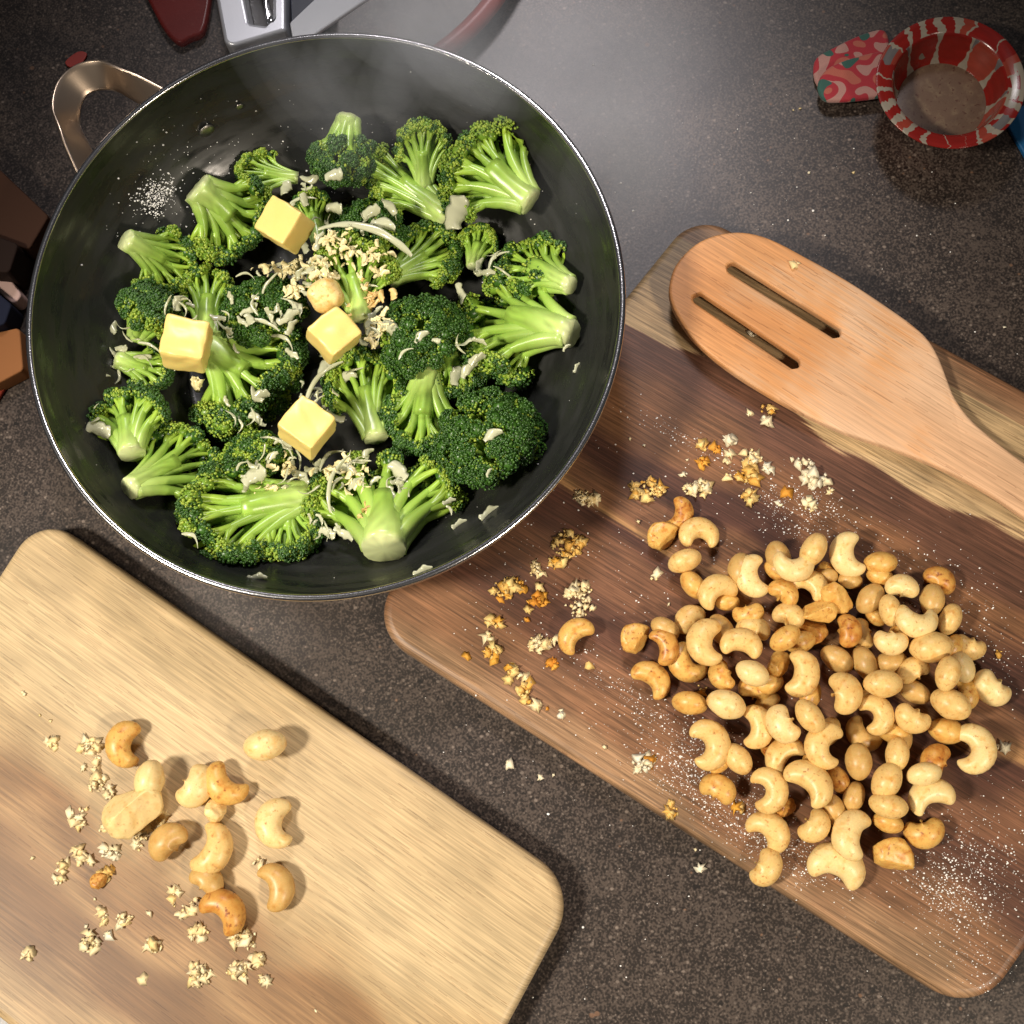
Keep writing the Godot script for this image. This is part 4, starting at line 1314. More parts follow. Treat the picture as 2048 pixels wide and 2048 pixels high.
	nut(15.84, 2.35, -12.12, "o", -10, 1.00, "tan", "tan oval cashew lying back up, rightmost in heap's fifth row", "cashews heaped on the dark board")
	nut(2.82, 2.30, -10.93, "o", -120, 0.91, "tan", "tan oval cashew lying back up, leftmost in heap's sixth row", "cashews heaped on the dark board")
	nut(4.44, 2.40, -11.13, "h", 310, 1.05, "cream", "cream plump bent cashew open toward the lower right, second from left in heap's sixth row", "cashews heaped on the dark board")
	nut(5.66, 2.35, -10.97, "o", -150, 1.00, "tan", "tan oval cashew lying back up, third from left in heap's sixth row", "cashews heaped on the dark board")
	nut(7.18, 3.12, -10.35, "h", 270, 1.05, "cream", "cream plump bent cashew open toward the viewer, fourth from left in heap's sixth row", "cashews heaped on the dark board")
	nut(8.57, 3.77, -10.32, "o", -55, 1.00, "golden", "golden oval cashew lying back up, fifth from left in heap's sixth row", "cashews heaped on the dark board")
	nut(8.79, 3.07, -11.13, "h", 250, 0.97, "cream", "cream plump bent cashew open toward the viewer, sixth from left in heap's sixth row", "cashews heaped on the dark board")
	nut(9.98, 2.38, -10.83, "k", 150, 0.89, "toasted", "toasted broken cashew chunk, seventh from left in heap's sixth row", "cashews heaped on the dark board")
	nut(11.30, 3.12, -10.70, "h", 180, 1.05, "toasted", "toasted plump bent cashew open toward the left, eighth from left in heap's sixth row", "cashews heaped on the dark board")
	nut(12.87, 2.34, -10.68, "h", 10, 0.95, "tan", "tan plump bent cashew open toward the right, ninth from left in heap's sixth row", "cashews heaped on the dark board")
	nut(13.29, 2.17, -11.46, "o", -130, 0.67, "golden", "golden oval cashew lying back up, tenth from left in heap's sixth row", "cashews heaped on the dark board")
	nut(13.63, 3.82, -10.47, "h", 85, 1.05, "pale", "pale plump bent cashew open away from the viewer, eleventh from left in heap's sixth row", "cashews heaped on the dark board")
	nut(14.39, 2.30, -10.73, "o", -60, 0.91, "golden", "golden oval cashew lying back up, twelfth from left in heap's sixth row", "cashews heaped on the dark board")
	nut(14.97, 3.73, -11.41, "c", 85, 1.08, "pale", "pale curled cashew open away from the viewer, thirteenth from left in heap's sixth row", "cashews heaped on the dark board")
	nut(16.85, 2.35, -11.24, "o", -25, 1.00, "cream", "cream oval cashew lying back up, rightmost in heap's sixth row", "cashews heaped on the dark board")
	nut(1.40, 2.36, -10.53, "k", 10, 0.86, "golden", "golden broken cashew chunk, leftmost in heap's seventh row", "cashews heaped on the dark board")
	nut(2.41, 2.98, -9.89, "c", 200, 0.97, "toasted", "toasted curled cashew open toward the left, second from left in heap's seventh row", "cashews heaped on the dark board")
	nut(5.24, 3.78, -10.04, "c", 0, 1.19, "cream", "cream curled cashew open toward the right, third from left in heap's seventh row", "cashews heaped on the dark board")
	nut(6.43, 3.72, -9.56, "c", 260, 1.05, "cream", "cream curled cashew open toward the viewer, fourth from left in heap's seventh row", "cashews heaped on the dark board")
	nut(9.48, 2.30, -10.12, "o", -70, 0.91, "golden", "golden oval cashew lying back up, fifth from left in heap's seventh row", "cashews heaped on the dark board")
	nut(13.72, 2.35, -9.29, "o", -80, 1.00, "tan", "tan oval cashew lying back up, sixth from left in heap's seventh row", "cashews heaped on the dark board")
	nut(15.49, 3.20, -9.87, "o", -85, 1.24, "cream", "cream oval cashew lying back up, seventh from left in heap's seventh row", "cashews heaped on the dark board")
	nut(16.90, 2.23, -9.86, "o", -30, 0.79, "golden", "golden oval cashew lying back up, eighth from left in heap's seventh row", "cashews heaped on the dark board")
	nut(17.85, 2.39, -10.34, "h", 70, 1.03, "cream", "cream plump bent cashew open away from the viewer, rightmost in heap's seventh row", "cashews heaped on the dark board")
	nut(1.86, 2.32, -8.14, "c", 225, 1.11, "golden", "golden curled cashew open toward the lower left, leftmost in heap's eighth row", "cashews heaped on the dark board")
	nut(4.25, 2.31, -9.48, "c", 40, 1.08, "golden", "golden curled cashew open toward the upper right, second from left in heap's eighth row", "cashews heaped on the dark board")
	nut(5.98, 3.09, -8.67, "h", 20, 1.00, "golden", "golden plump bent cashew open toward the right, third from left in heap's eighth row", "cashews heaped on the dark board")
	nut(6.90, 3.77, -8.65, "o", -115, 1.00, "pale", "pale oval cashew lying back up, fourth from left in heap's eighth row", "cashews heaped on the dark board")
	nut(7.85, 2.30, -8.19, "o", -70, 0.91, "golden", "golden oval cashew lying back up, fifth from left in heap's eighth row", "cashews heaped on the dark board")
	nut(8.20, 3.03, -9.16, "k", 60, 0.78, "golden", "golden broken cashew chunk, sixth from left in heap's eighth row", "cashews heaped on the dark board")
	nut(8.83, 3.77, -8.60, "c", 170, 1.16, "cream", "cream curled cashew open toward the left, seventh from left in heap's eighth row", "cashews heaped on the dark board")
	nut(11.11, 2.37, -9.23, "o", -125, 1.03, "tan", "tan oval cashew lying back up, eighth from left in heap's eighth row", "cashews heaped on the dark board")
	nut(12.42, 2.38, -8.96, "o", -160, 1.06, "tan", "tan oval cashew lying back up, ninth from left in heap's eighth row", "cashews heaped on the dark board")
	nut(12.90, 3.84, -7.93, "o", -90, 1.12, "cream", "cream oval cashew lying back up, tenth from left in heap's eighth row", "cashews heaped on the dark board")
	nut(14.95, 3.09, -8.35, "h", 300, 1.00, "cream", "cream plump bent cashew open toward the lower right, eleventh from left in heap's eighth row", "cashews heaped on the dark board")
	nut(16.07, 3.82, -8.33, "o", -20, 1.09, "cream", "cream oval cashew lying back up, twelfth from left in heap's eighth row", "cashews heaped on the dark board")
	nut(17.11, 2.33, -8.85, "o", -160, 0.97, "pale", "pale oval cashew lying back up, thirteenth from left in heap's eighth row", "cashews heaped on the dark board")
	nut(18.92, 2.49, -8.25, "h", 45, 1.22, "pale", "pale plump bent cashew open toward the upper right, rightmost in heap's eighth row", "cashews heaped on the dark board")
	nut(4.03, 2.38, -7.09, "o", -100, 1.06, "golden", "golden oval cashew lying back up, leftmost in heap's ninth row", "cashews heaped on the dark board")
	nut(5.53, 3.15, -7.05, "o", -110, 1.15, "pale", "pale oval cashew lying back up, second from left in heap's ninth row", "cashews heaped on the dark board")
	nut(7.09, 2.39, -7.53, "h", 250, 1.03, "golden", "golden plump bent cashew open toward the viewer, third from left in heap's ninth row", "cashews heaped on the dark board")
	nut(9.91, 2.32, -7.50, "o", -20, 0.94, "golden", "golden oval cashew lying back up, fourth from left in heap's ninth row", "cashews heaped on the dark board")
	nut(10.78, 3.93, -7.48, "h", 190, 1.24, "cream", "cream plump bent cashew open toward the left, fifth from left in heap's ninth row", "cashews heaped on the dark board")
	nut(12.66, 2.30, -7.50, "o", -60, 0.91, "golden", "golden oval cashew lying back up, sixth from left in heap's ninth row", "cashews heaped on the dark board")
	nut(14.88, 2.35, -7.68, "o", -120, 1.00, "tan", "tan oval cashew lying back up, seventh from left in heap's ninth row", "cashews heaped on the dark board")
	nut(16.29, 3.17, -6.95, "o", -120, 1.18, "cream", "cream oval cashew lying back up, eighth from left in heap's ninth row", "cashews heaped on the dark board")
	nut(17.01, 2.32, -7.65, "h", 180, 0.92, "golden", "golden plump bent cashew open toward the left, rightmost in heap's ninth row", "cashews heaped on the dark board")
	nut(6.72, 3.03, -6.04, "c", 180, 1.08, "cream", "cream curled cashew open toward the left, leftmost in heap's tenth row", "cashews heaped on the dark board")
	nut(8.30, 2.28, -6.80, "c", 0, 1.03, "tan", "tan curled cashew open toward the right, second from left in heap's tenth row", "cashews heaped on the dark board")
	nut(8.73, 3.90, -6.33, "h", 30, 1.19, "pale", "pale plump bent cashew open toward the upper right, third from left in heap's tenth row", "cashews heaped on the dark board")
	nut(9.62, 3.82, -6.48, "o", -145, 1.09, "cream", "cream oval cashew lying back up, fourth from left in heap's tenth row", "cashews heaped on the dark board")
	nut(12.49, 3.71, -6.49, "t", 200, 0.97, "cream", "cream tightly curled cashew open toward the left, fifth from left in heap's tenth row", "cashews heaped on the dark board")
	nut(13.68, 2.35, -5.91, "o", -110, 1.00, "golden", "golden oval cashew lying back up, sixth from left in heap's tenth row", "cashews heaped on the dark board")
	nut(14.67, 3.85, -6.74, "h", 60, 1.11, "cream", "cream plump bent cashew open toward the upper right, seventh from left in heap's tenth row", "cashews heaped on the dark board")
	nut(16.06, 2.38, -5.94, "o", -100, 1.06, "golden", "golden oval cashew lying back up, rightmost in heap's tenth row", "cashews heaped on the dark board")
	nut(4.54, 3.13, -5.14, "t", 190, 1.22, "cream", "cream tightly curled cashew open toward the left, leftmost in heap's eleventh row", "cashews heaped on the dark board")
	nut(7.77, 2.31, -4.93, "k", 120, 0.78, "toasted", "toasted broken cashew chunk, second from left in heap's eleventh row", "cashews heaped on the dark board")
	nut(10.54, 2.30, -5.86, "o", -30, 0.91, "tan", "tan oval cashew lying back up, third from left in heap's eleventh row", "cashews heaped on the dark board")
	nut(10.53, 3.79, -5.01, "t", 350, 1.14, "cream", "cream tightly curled cashew open toward the right, fourth from left in heap's eleventh row", "cashews heaped on the dark board")
	nut(12.58, 2.26, -6.02, "c", 50, 0.97, "tan", "tan curled cashew open toward the upper right, fifth from left in heap's eleventh row", "cashews heaped on the dark board")
	nut(14.04, 2.30, -5.33, "o", -30, 0.91, "tan", "tan oval cashew lying back up, sixth from left in heap's eleventh row", "cashews heaped on the dark board")
	nut(17.01, 3.11, -4.93, "t", 180, 1.19, "pale", "pale tightly curled cashew open toward the left, rightmost in heap's eleventh row", "cashews heaped on the dark board")
	nut(5.31, 2.20, -4.33, "o", -50, 0.73, "golden", "golden oval cashew lying back up, leftmost in heap's twelfth row", "cashews heaped on the dark board")
	nut(6.30, 2.35, -4.61, "o", -145, 1.00, "cream", "cream oval cashew lying back up, second from left in heap's twelfth row", "cashews heaped on the dark board")
	nut(8.71, 3.03, -4.36, "c", 310, 1.08, "cream", "cream curled cashew open toward the lower right, third from left in heap's twelfth row", "cashews heaped on the dark board")
	nut(9.72, 2.30, -4.60, "o", -30, 0.91, "golden", "golden oval cashew lying back up, fourth from left in heap's twelfth row", "cashews heaped on the dark board")
	nut(11.85, 3.10, -4.33, "o", 0, 1.06, "tan", "tan oval cashew lying back up, fifth from left in heap's twelfth row", "cashews heaped on the dark board")
	nut(13.57, 3.05, -4.65, "o", -10, 0.97, "cream", "cream oval cashew lying back up, sixth from left in heap's twelfth row", "cashews heaped on the dark board")
	nut(14.82, 3.09, -3.63, "o", -80, 1.03, "pale", "pale oval cashew lying back up, seventh from left in heap's twelfth row", "cashews heaped on the dark board")
	nut(15.83, 3.12, -4.21, "h", 330, 1.05, "toasted", "toasted plump bent cashew open toward the lower right, rightmost in heap's twelfth row", "cashews heaped on the dark board")
	nut(5.02, 2.43, -2.74, "h", 245, 1.11, "golden", "golden plump bent cashew open toward the lower left, leftmost in heap's thirteenth row", "cashews heaped on the dark board")
	nut(7.30, 3.06, -3.03, "t", 190, 1.08, "cream", "cream tightly curled cashew open toward the left, second from left in heap's thirteenth row", "cashews heaped on the dark board")
	nut(9.02, 3.84, -2.99, "c", 220, 1.32, "cream", "cream curled cashew open toward the lower left, third from left in heap's thirteenth row", "cashews heaped on the dark board")
	nut(10.93, 2.27, -3.62, "o", -150, 0.85, "toasted", "toasted oval cashew lying back up, fourth from left in heap's thirteenth row", "cashews heaped on the dark board")
	nut(11.70, 2.32, -2.74, "o", -20, 0.94, "tan", "tan oval cashew lying back up, fifth from left in heap's thirteenth row", "cashews heaped on the dark board")
	nut(13.08, 3.14, -3.49, "o", -30, 1.12, "cream", "cream oval cashew lying back up, sixth from left in heap's thirteenth row", "cashews heaped on the dark board")
	nut(15.32, 3.08, -2.25, "c", 290, 1.19, "pale", "pale curled cashew open toward the viewer, rightmost in heap's thirteenth row", "cashews heaped on the dark board")
	nut(8.37, 2.24, -2.41, "k", 20, 0.68, "toasted", "toasted broken cashew chunk, leftmost in heap's fourteenth row", "cashews heaped on the dark board")
	nut(9.33, 3.12, -1.66, "h", 140, 1.05, "cream", "cream plump bent cashew open toward the upper left, second from left in heap's fourteenth row", "cashews heaped on the dark board")
	nut(10.65, 2.32, -2.20, "o", -160, 0.94, "tan", "tan oval cashew lying back up, third from left in heap's fourteenth row", "cashews heaped on the dark board")
	nut(13.20, 3.14, -2.36, "o", -105, 1.12, "cream", "cream oval cashew lying back up, rightmost in heap's fourteenth row", "cashews heaped on the dark board")
	nut(7.26, 2.33, -0.89, "c", 225, 1.14, "cream", "cream curled cashew open toward the lower left, leftmost in heap's fifteenth row", "cashews heaped on the dark board")
	nut(11.86, 3.10, -0.82, "c", 340, 1.24, "pale", "pale curled cashew open toward the right, second from left in heap's fifteenth row", "cashews heaped on the dark board")
	nut(13.12, 2.30, -1.45, "o", -110, 0.91, "golden", "golden oval cashew lying back up, third from left in heap's fifteenth row", "cashews heaped on the dark board")
	nut(14.78, 2.46, -1.56, "h", 100, 1.16, "golden", "golden plump bent cashew open away from the viewer, rightmost in heap's fifteenth row", "cashews heaped on the dark board")
	nut(6.95, 2.45, 0.31, "h", 150, 1.14, "cream", "cream plump bent cashew open toward the upper left, leftmost in heap's bottom row", "cashews heaped on the dark board")
	nut(10.49, 2.46, 1.01, "c", 250, 1.41, "pale", "pale curled cashew open toward the viewer, second from left in heap's bottom row", "cashews heaped on the dark board")
	nut(13.35, 2.47, -0.04, "k", 300, 1.03, "golden", "golden broken cashew chunk, rightmost in heap's bottom row", "cashews heaped on the dark board")
	nut(-1.25, 2.40, -10.35, "c", 315, 1.05, "golden", "golden cashew with browned ends lying alone left of the heap by crumbs", "cashews heaped on the dark board")
	nut(-23.70, 2.36, -5.39, "c", 0, 1.19, "golden", "golden curled cashew, topmost of those on the light board", "cashews on the light board")
	nut(-22.53, 2.48, -3.67, "o", -10, 1.23, "pale", "pale oval cashew touching the topmost cashew on the light board", "cashews on the light board")
	nut(-20.87, 2.58, -3.61, "h", 150, 1.37, "pale", "smooth pale bean-shaped cashew left of the notched one on the light board", "cashews on the light board")
	nut(-18.54, 2.39, -3.85, "c", 50, 1.25, "golden", "notched golden cashew open to upper right beside the smooth pale one", "cashews on the light board")
	nut(-16.98, 2.50, -5.42, "o", -80, 1.27, "pale", "pale oval cashew lying apart, uppermost right on the light board", "cashews on the light board")
	nut(-23.38, 2.80, -2.24, "k", 40, 1.55, "pale", "big pale wedge-shaped cashew piece, largest on the light board", "cashews on the light board")
	nut(-21.22, 2.56, -0.29, "h", 310, 1.34, "tan", "tan smooth cashew left of the pale cashew with a browned underside", "cashews on the light board")
	nut(-19.96, 2.44, -0.54, "c", 160, 1.37, "cream", "pale cashew with browned underside, hollow turned left, light board", "cashews on the light board")
	nut(-15.87, 2.39, -1.55, "c", 5, 1.25, "pale", "pale curled cashew farthest right on the light board", "cashews on the light board")
	nut(-19.90, 2.44, 1.55, "h", 235, 1.13, "tan", "half cashew half hidden behind the lowest curled cashew", "cashews on the light board")
	nut(-19.01, 2.49, 2.95, "c", 230, 1.25, "toasted", "lowest cashew on the light board, shiny brown and curled", "cashews on the light board")
	nut(-16.71, 2.37, 1.59, "c", 200, 1.22, "tan", "tan curled cashew at right, below the pale curled one, light board", "cashews on the light board")
	nut(-19.50, 2.32, -2.35, "k", 80, 0.80, "pale", "small pale broken cashew bit in the middle of the light board", "cashews on the light board")
	nut(-25.10, 2.09, 1.18, "k", 10, 0.45, "toasted", "tiny brown nut bit among crumbs at left of the light board", "cashews on the light board")

	crumbs(-0.93, 1.80, -17.91, 1.44, 1.05, -5, "cream", "cream crumbs just below right of the pan's lower right rim", "crumbs on the dark board")
	crumbs(2.22, 1.80, -18.28, 1.97, 1.31, 6, "golden", "golden crumbs just above left of the topmost toasted cashew of the heap", "crumbs on the dark board")
	crumbs(-1.91, 1.80, -15.50, 1.89, 1.62, 5, "golden", "golden crumbs just below the pan's lower right rim", "crumbs on the dark board")
	crumbs(-2.46, 1.80, -14.51, 1.10, 0.79, -8, "golden", "golden crumbs just above the lone cashew by the crumbs", "crumbs on the dark board")
	crumbs(-3.52, 1.80, -14.14, 1.05, 0.68, 89, "cream", "cream crumbs just above left of the lone cashew by the crumbs", "crumbs on the dark board")
	crumbs(-3.36, 1.80, -13.35, 0.31, 0.31, 7, "cream", "cream crumb speck just above left of the lone cashew by the crumbs", "crumbs on the dark board")
	crumbs(-4.95, 1.80, -13.28, 1.97, 1.18, 3, "golden", "golden crumbs just above left of the lone cashew by the crumbs", "crumbs on the dark board")
	crumbs(-3.41, 1.80, -12.61, 1.26, 0.79, 8, "orange", "orange crumbs just above left of the lone cashew by the crumbs", "crumbs on the dark board")
	crumbs(-1.35, 1.80, -12.58, 2.10, 1.89, 96, "cream", "cream crumbs just above the lone cashew by the crumbs", "crumbs on the dark board")
	crumbs(-5.70, 1.80, -11.50, 0.89, 0.68, -10, "golden", "golden crumbs just left of the lone cashew by the crumbs", "crumbs on the dark board")
	crumbs(-5.81, 1.80, -10.79, 0.63, 0.52, 7, "cream", "cream crumb just left of the lone cashew by the crumbs", "crumbs on the dark board")
	crumbs(-5.72, 1.80, -9.96, 0.94, 0.84, -12, "golden", "golden crumbs just right of the left corner of the dark board", "crumbs on the dark board")
	crumbs(-3.32, 1.80, -10.34, 1.47, 1.15, 3, "cream", "cream crumbs just left of the lone cashew by the crumbs", "crumbs on the dark board")
	crumbs(-2.46, 1.80, -10.60, 0.47, 0.31, -4, "cream", "cream crumb just left of the leftmost golden chunk of the heap", "crumbs on the dark board")
	crumbs(-2.82, 1.80, -9.29, 0.79, 0.68, 5, "orange", "orange crumb just below left of the lone cashew by the crumbs", "crumbs on the dark board")
	crumbs(-4.81, 1.80, -8.96, 0.89, 0.68, 85, "golden", "golden crumbs just below left of the lone cashew by the crumbs", "crumbs on the dark board")
	crumbs(-4.28, 1.80, -8.69, 0.58, 0.42, -6, "cream", "cream crumb just below left of the lone cashew by the crumbs", "crumbs on the dark board")
	crumbs(-4.07, 1.80, -7.90, 1.21, 0.89, 100, "golden", "golden crumbs just below left of the leftmost golden chunk of the heap", "crumbs on the dark board")
	crumbs(-3.54, 1.80, -7.32, 0.58, 0.47, 3, "cream", "cream crumb just left of the large golden cashew left of the heap", "crumbs on the dark board")
	crumbs(-2.28, 1.80, -6.91, 0.42, 0.42, 5, "white", "whitish crumb just below the lone cashew by the crumbs", "crumbs on the dark board")
	crumbs(1.70, 1.80, -4.38, 1.21, 0.94, 5, "white", "whitish crumbs just below left of the golden oval cashew at the heap's left", "crumbs on the dark board")
	crumbs(2.06, 1.80, -4.53, 0.47, 0.42, 3, "orange", "orange crumb just below left of the golden oval cashew at the heap's left", "crumbs on the dark board")
	crumbs(3.01, 1.80, -2.19, 1.00, 0.68, 90, "golden", "golden crumbs just left of the golden bent cashew at the heap's lower left", "crumbs on the dark board")
	crumbs(-7.01, 1.80, -9.76, 0.31, 0.31, 8, "orange", "orange crumb speck just below right of the left corner of the dark board", "crumbs on the dark board")
	crumbs(-2.99, 1.80, -7.13, 0.31, 0.26, -8, "orange", "orange crumb speck just below left of the lone cashew by the crumbs", "crumbs on the dark board")
	crumbs(-5.35, 1.80, -12.55, 0.37, 0.31, -5, "orange", "orange crumb speck just above left of the lone cashew by the crumbs", "crumbs on the dark board")
	crumbs(-3.93, 1.80, -12.07, 0.37, 0.26, 98, "golden", "golden crumb speck just above left of the lone cashew by the crumbs", "crumbs on the dark board")
	crumbs(-3.98, 1.80, -11.64, 0.37, 0.31, -8, "orange", "orange crumb speck just left of the lone cashew by the crumbs", "crumbs on the dark board")
	crumbs(4.85, 1.80, -18.32, 1.89, 0.94, 4, "cream", "cream crumbs just above right of the topmost toasted cashew of the heap", "crumbs on the dark board")
	crumbs(7.40, 1.80, -19.00, 1.36, 1.21, 0, "golden", "golden crumbs just right of the cluster of crumbs below the spatula", "crumbs on the dark board")
	crumbs(7.60, 1.80, -19.90, 1.21, 0.89, 11, "cream", "cream crumbs just above right of the cluster of crumbs below the spatula", "crumbs on the dark board")
	crumbs(8.31, 1.80, -19.32, 0.68, 0.52, -12, "white", "whitish crumb just right of the cluster of crumbs below the spatula", "crumbs on the dark board")
	crumbs(7.35, 1.80, -17.69, 1.00, 0.89, 99, "golden", "golden crumbs just below the cluster of crumbs below the spatula", "crumbs on the dark board")
	crumbs(10.54, 1.80, -18.86, 1.62, 1.15, 102, "white", "whitish crumbs just above the top of the cashew heap", "crumbs on the dark board")
	crumbs(10.17, 1.80, -19.65, 1.31, 0.52, -10, "white", "whitish crumbs just below the lower edge of the wooden spatula", "crumbs on the dark board")
	crumbs(5.00, 1.80, -20.49, 0.79, 0.47, -7, "golden", "golden crumb just above left of the cluster of crumbs below the spatula", "crumbs on the dark board")
	crumbs(5.78, 1.80, -20.45, 0.73, 0.47, 102, "orange", "orange crumb just above left of the cluster of crumbs below the spatula", "crumbs on the dark board")
	crumbs(5.03, 1.80, -19.70, 0.89, 0.52, 96, "orange", "orange crumbs just left of the cluster of crumbs below the spatula", "crumbs on the dark board")
	crumbs(6.53, 1.80, -20.75, 0.68, 0.52, -11, "white", "whitish crumb just above the cluster of crumbs below the spatula", "crumbs on the dark board")
	crumbs(6.40, 1.80, -20.18, 0.37, 0.37, -3, "cream", "cream crumb speck just above left of the cluster of crumbs below the spatula", "crumbs on the dark board")
	crumbs(6.32, 1.80, -19.67, 0.47, 0.37, 102, "cream", "cream crumb just above left of the cluster of crumbs below the spatula", "crumbs on the dark board")
	crumbs(6.35, 1.80, -18.88, 0.42, 0.37, -12, "cream", "cream crumb just left of the cluster of crumbs below the spatula", "crumbs on the dark board")
	crumbs(4.09, 1.80, -19.06, 0.37, 0.26, -4, "white", "whitish crumb speck just above the topmost toasted cashew of the heap", "crumbs on the dark board")
	crumbs(4.30, 1.80, -19.82, 0.26, 0.21, 3, "white", "whitish crumb speck just left of the cluster of crumbs below the spatula", "crumbs on the dark board")
	crumbs(10.38, 1.80, -17.30, 0.68, 0.63, 97, "cream", "cream crumb just above the top of the cashew heap", "crumbs on the dark board")
	crumbs(8.92, 1.80, -17.49, 0.42, 0.37, 11, "white", "whitish crumb just above left of the top of the cashew heap", "crumbs on the dark board")
	crumbs(9.24, 1.80, -17.91, 0.42, 0.31, 0, "orange", "orange crumb just above left of the top of the cashew heap", "crumbs on the dark board")
	crumbs(8.47, 1.80, -22.48, 0.68, 0.58, 10, "golden", "golden crumb just left of the lower edge of the wooden spatula", "crumbs on the dark board")
	crumbs(8.36, 1.80, -21.88, 0.63, 0.47, 91, "white", "whitish crumb just left of the lower edge of the wooden spatula", "crumbs on the dark board")
	crumbs(7.59, 1.80, -22.30, 0.31, 0.31, 0, "cream", "cream crumb speck just above the cluster of crumbs below the spatula", "crumbs on the dark board")
	crumbs(11.33, 1.80, -18.65, 0.63, 0.47, 101, "white", "whitish crumb just above the top of the cashew heap", "crumbs on the dark board")
	crumbs(11.43, 1.80, -18.09, 0.42, 0.37, 6, "cream", "cream crumb just below the lower edge of the wooden spatula", "crumbs on the dark board")
	crumbs(6.28, 1.80, -2.26, 0.68, 0.52, 2, "golden", "golden crumb just below right of the golden bent cashew at the heap's lower left", "crumbs on the dark board")
	crumbs(4.68, 1.80, -8.07, 0.52, 0.47, -8, "golden", "golden crumb just above right of the golden oval cashew at the heap's left", "crumbs on the dark board")
	crumbs(19.18, 1.80, -9.67, 0.42, 0.37, -1, "golden", "golden crumb just above the pale cashew right of the heap", "crumbs on the dark board")
	crumbs(19.04, 1.80, -5.11, 0.68, 0.47, -9, "white", "whitish crumb just below the pale cashew right of the heap", "crumbs on the dark board")
	crumbs(2.09, 1.80, -20.66, 0.24, 0.24, -11, "white", "whitish crumb speck just above left of the topmost toasted cashew of the heap", "crumbs on the dark board")
	crumbs(1.36, 1.80, -21.02, 0.26, 0.21, -8, "cream", "cream crumb speck just right of the pan's lower right rim", "crumbs on the dark board")
	crumbs(2.55, 1.80, -13.73, 0.31, 0.31, 3, "cream", "cream crumb speck just above the leftmost golden chunk of the heap", "crumbs on the dark board")
	crumbs(3.15, 1.80, -12.31, 0.31, 0.21, -6, "cream", "cream crumb speck just above right of the leftmost golden chunk of the heap", "crumbs on the dark board")
	crumbs(2.30, 1.80, -13.63, 0.26, 0.26, -4, "cream", "cream crumb speck just below the topmost toasted cashew of the heap", "crumbs on the dark board")
	crumbs(1.70, 1.80, -16.58, 0.26, 0.26, 9, "cream", "cream crumb speck just left of the topmost toasted cashew of the heap", "crumbs on the dark board")
	crumbs(-0.88, 1.80, -9.41, 0.31, 0.31, 1, "golden", "golden crumb speck just below right of the lone cashew by the crumbs", "crumbs on the dark board")
	crumbs(-0.21, 1.80, -5.21, 0.26, 0.26, 12, "cream", "cream crumb speck just below left of the large golden cashew left of the heap", "crumbs on the dark board")
	crumbs(-28.02, 1.80, -5.56, 0.73, 0.58, 8, "cream", "cream crumb just left of the topmost cashew on the light board", "crumbs on the light board")
	crumbs(-26.14, 1.80, -5.42, 1.05, 0.94, -3, "cream", "cream crumbs just left of the topmost cashew on the light board", "crumbs on the light board")
	crumbs(-25.64, 1.80, -4.55, 1.05, 0.42, 91, "cream", "cream crumbs just below left of the topmost cashew on the light board", "crumbs on the light board")
	crumbs(-26.44, 1.80, -4.31, 0.52, 0.31, 4, "cream", "cream crumb just below left of the topmost cashew on the light board", "crumbs on the light board")
	crumbs(-25.62, 1.80, -3.53, 1.10, 1.00, 0, "cream", "cream crumbs just above left of the big pale wedge piece", "crumbs on the light board")
	crumbs(-24.97, 1.80, -3.11, 0.73, 0.63, 96, "cream", "cream crumb just above left of the big pale wedge piece", "crumbs on the light board")
	crumbs(-26.24, 1.80, -2.30, 0.47, 0.37, -1, "cream", "cream crumb just left of the big pale wedge piece", "crumbs on the light board")
	crumbs(-26.79, 1.80, -2.05, 0.47, 0.42, 5, "cream", "cream crumb just below left of the pale oval cashew", "crumbs on the light board")
	crumbs(-26.33, 1.80, -1.68, 0.89, 0.63, 6, "cream", "cream crumbs just left of the big pale wedge piece", "crumbs on the light board")
	crumbs(-25.20, 1.80, -1.35, 0.68, 0.37, 1, "cream", "cream crumb just below left of the big pale wedge piece", "crumbs on the light board")
	crumbs(-22.22, 1.80, -1.86, 1.05, 0.52, 96, "cream", "cream crumbs just above the tan smooth cashew", "crumbs on the light board")
	crumbs(-23.11, 1.80, -1.11, 0.84, 0.68, -5, "cream", "cream crumbs just below right of the big pale wedge piece", "crumbs on the light board")
	crumbs(-23.30, 1.80, -0.65, 0.89, 0.47, 88, "cream", "cream crumbs just left of the tan smooth cashew", "crumbs on the light board")
	crumbs(-26.33, 1.80, -0.24, 0.63, 0.52, 99, "cream", "cream crumb just left of the tan smooth cashew", "crumbs on the light board")
	crumbs(-26.03, 1.80, 0.22, 0.84, 0.52, -12, "cream", "cream crumbs just below left of the big pale wedge piece", "crumbs on the light board")
	crumbs(-24.76, 1.80, -0.14, 1.31, 0.58, -4, "white", "whitish crumbs just below left of the big pale wedge piece", "crumbs on the light board")
	crumbs(-27.10, 1.80, 0.52, 0.73, 0.68, 7, "cream", "cream crumb just left of the cashew with browned underside", "crumbs on the light board")
	crumbs(-27.19, 1.80, 1.16, 0.63, 0.52, 9, "cream", "cream crumb below left of the big pale wedge piece", "crumbs on the light board")
	crumbs(-24.86, 1.80, 0.83, 0.94, 0.89, 10, "golden", "golden crumbs just below the big pale wedge piece", "crumbs on the light board")
	crumbs(-21.33, 1.80, 1.93, 1.36, 0.42, 83, "cream", "cream crumbs just left of the lowest curled cashew", "crumbs on the light board")
	crumbs(-20.87, 1.80, 2.58, 0.79, 0.47, 100, "cream", "cream crumb just left of the lowest curled cashew", "crumbs on the light board")
	crumbs(-20.33, 1.80, 2.33, 0.89, 0.37, 88, "cream", "cream crumbs just below the cashew with browned underside", "crumbs on the light board")
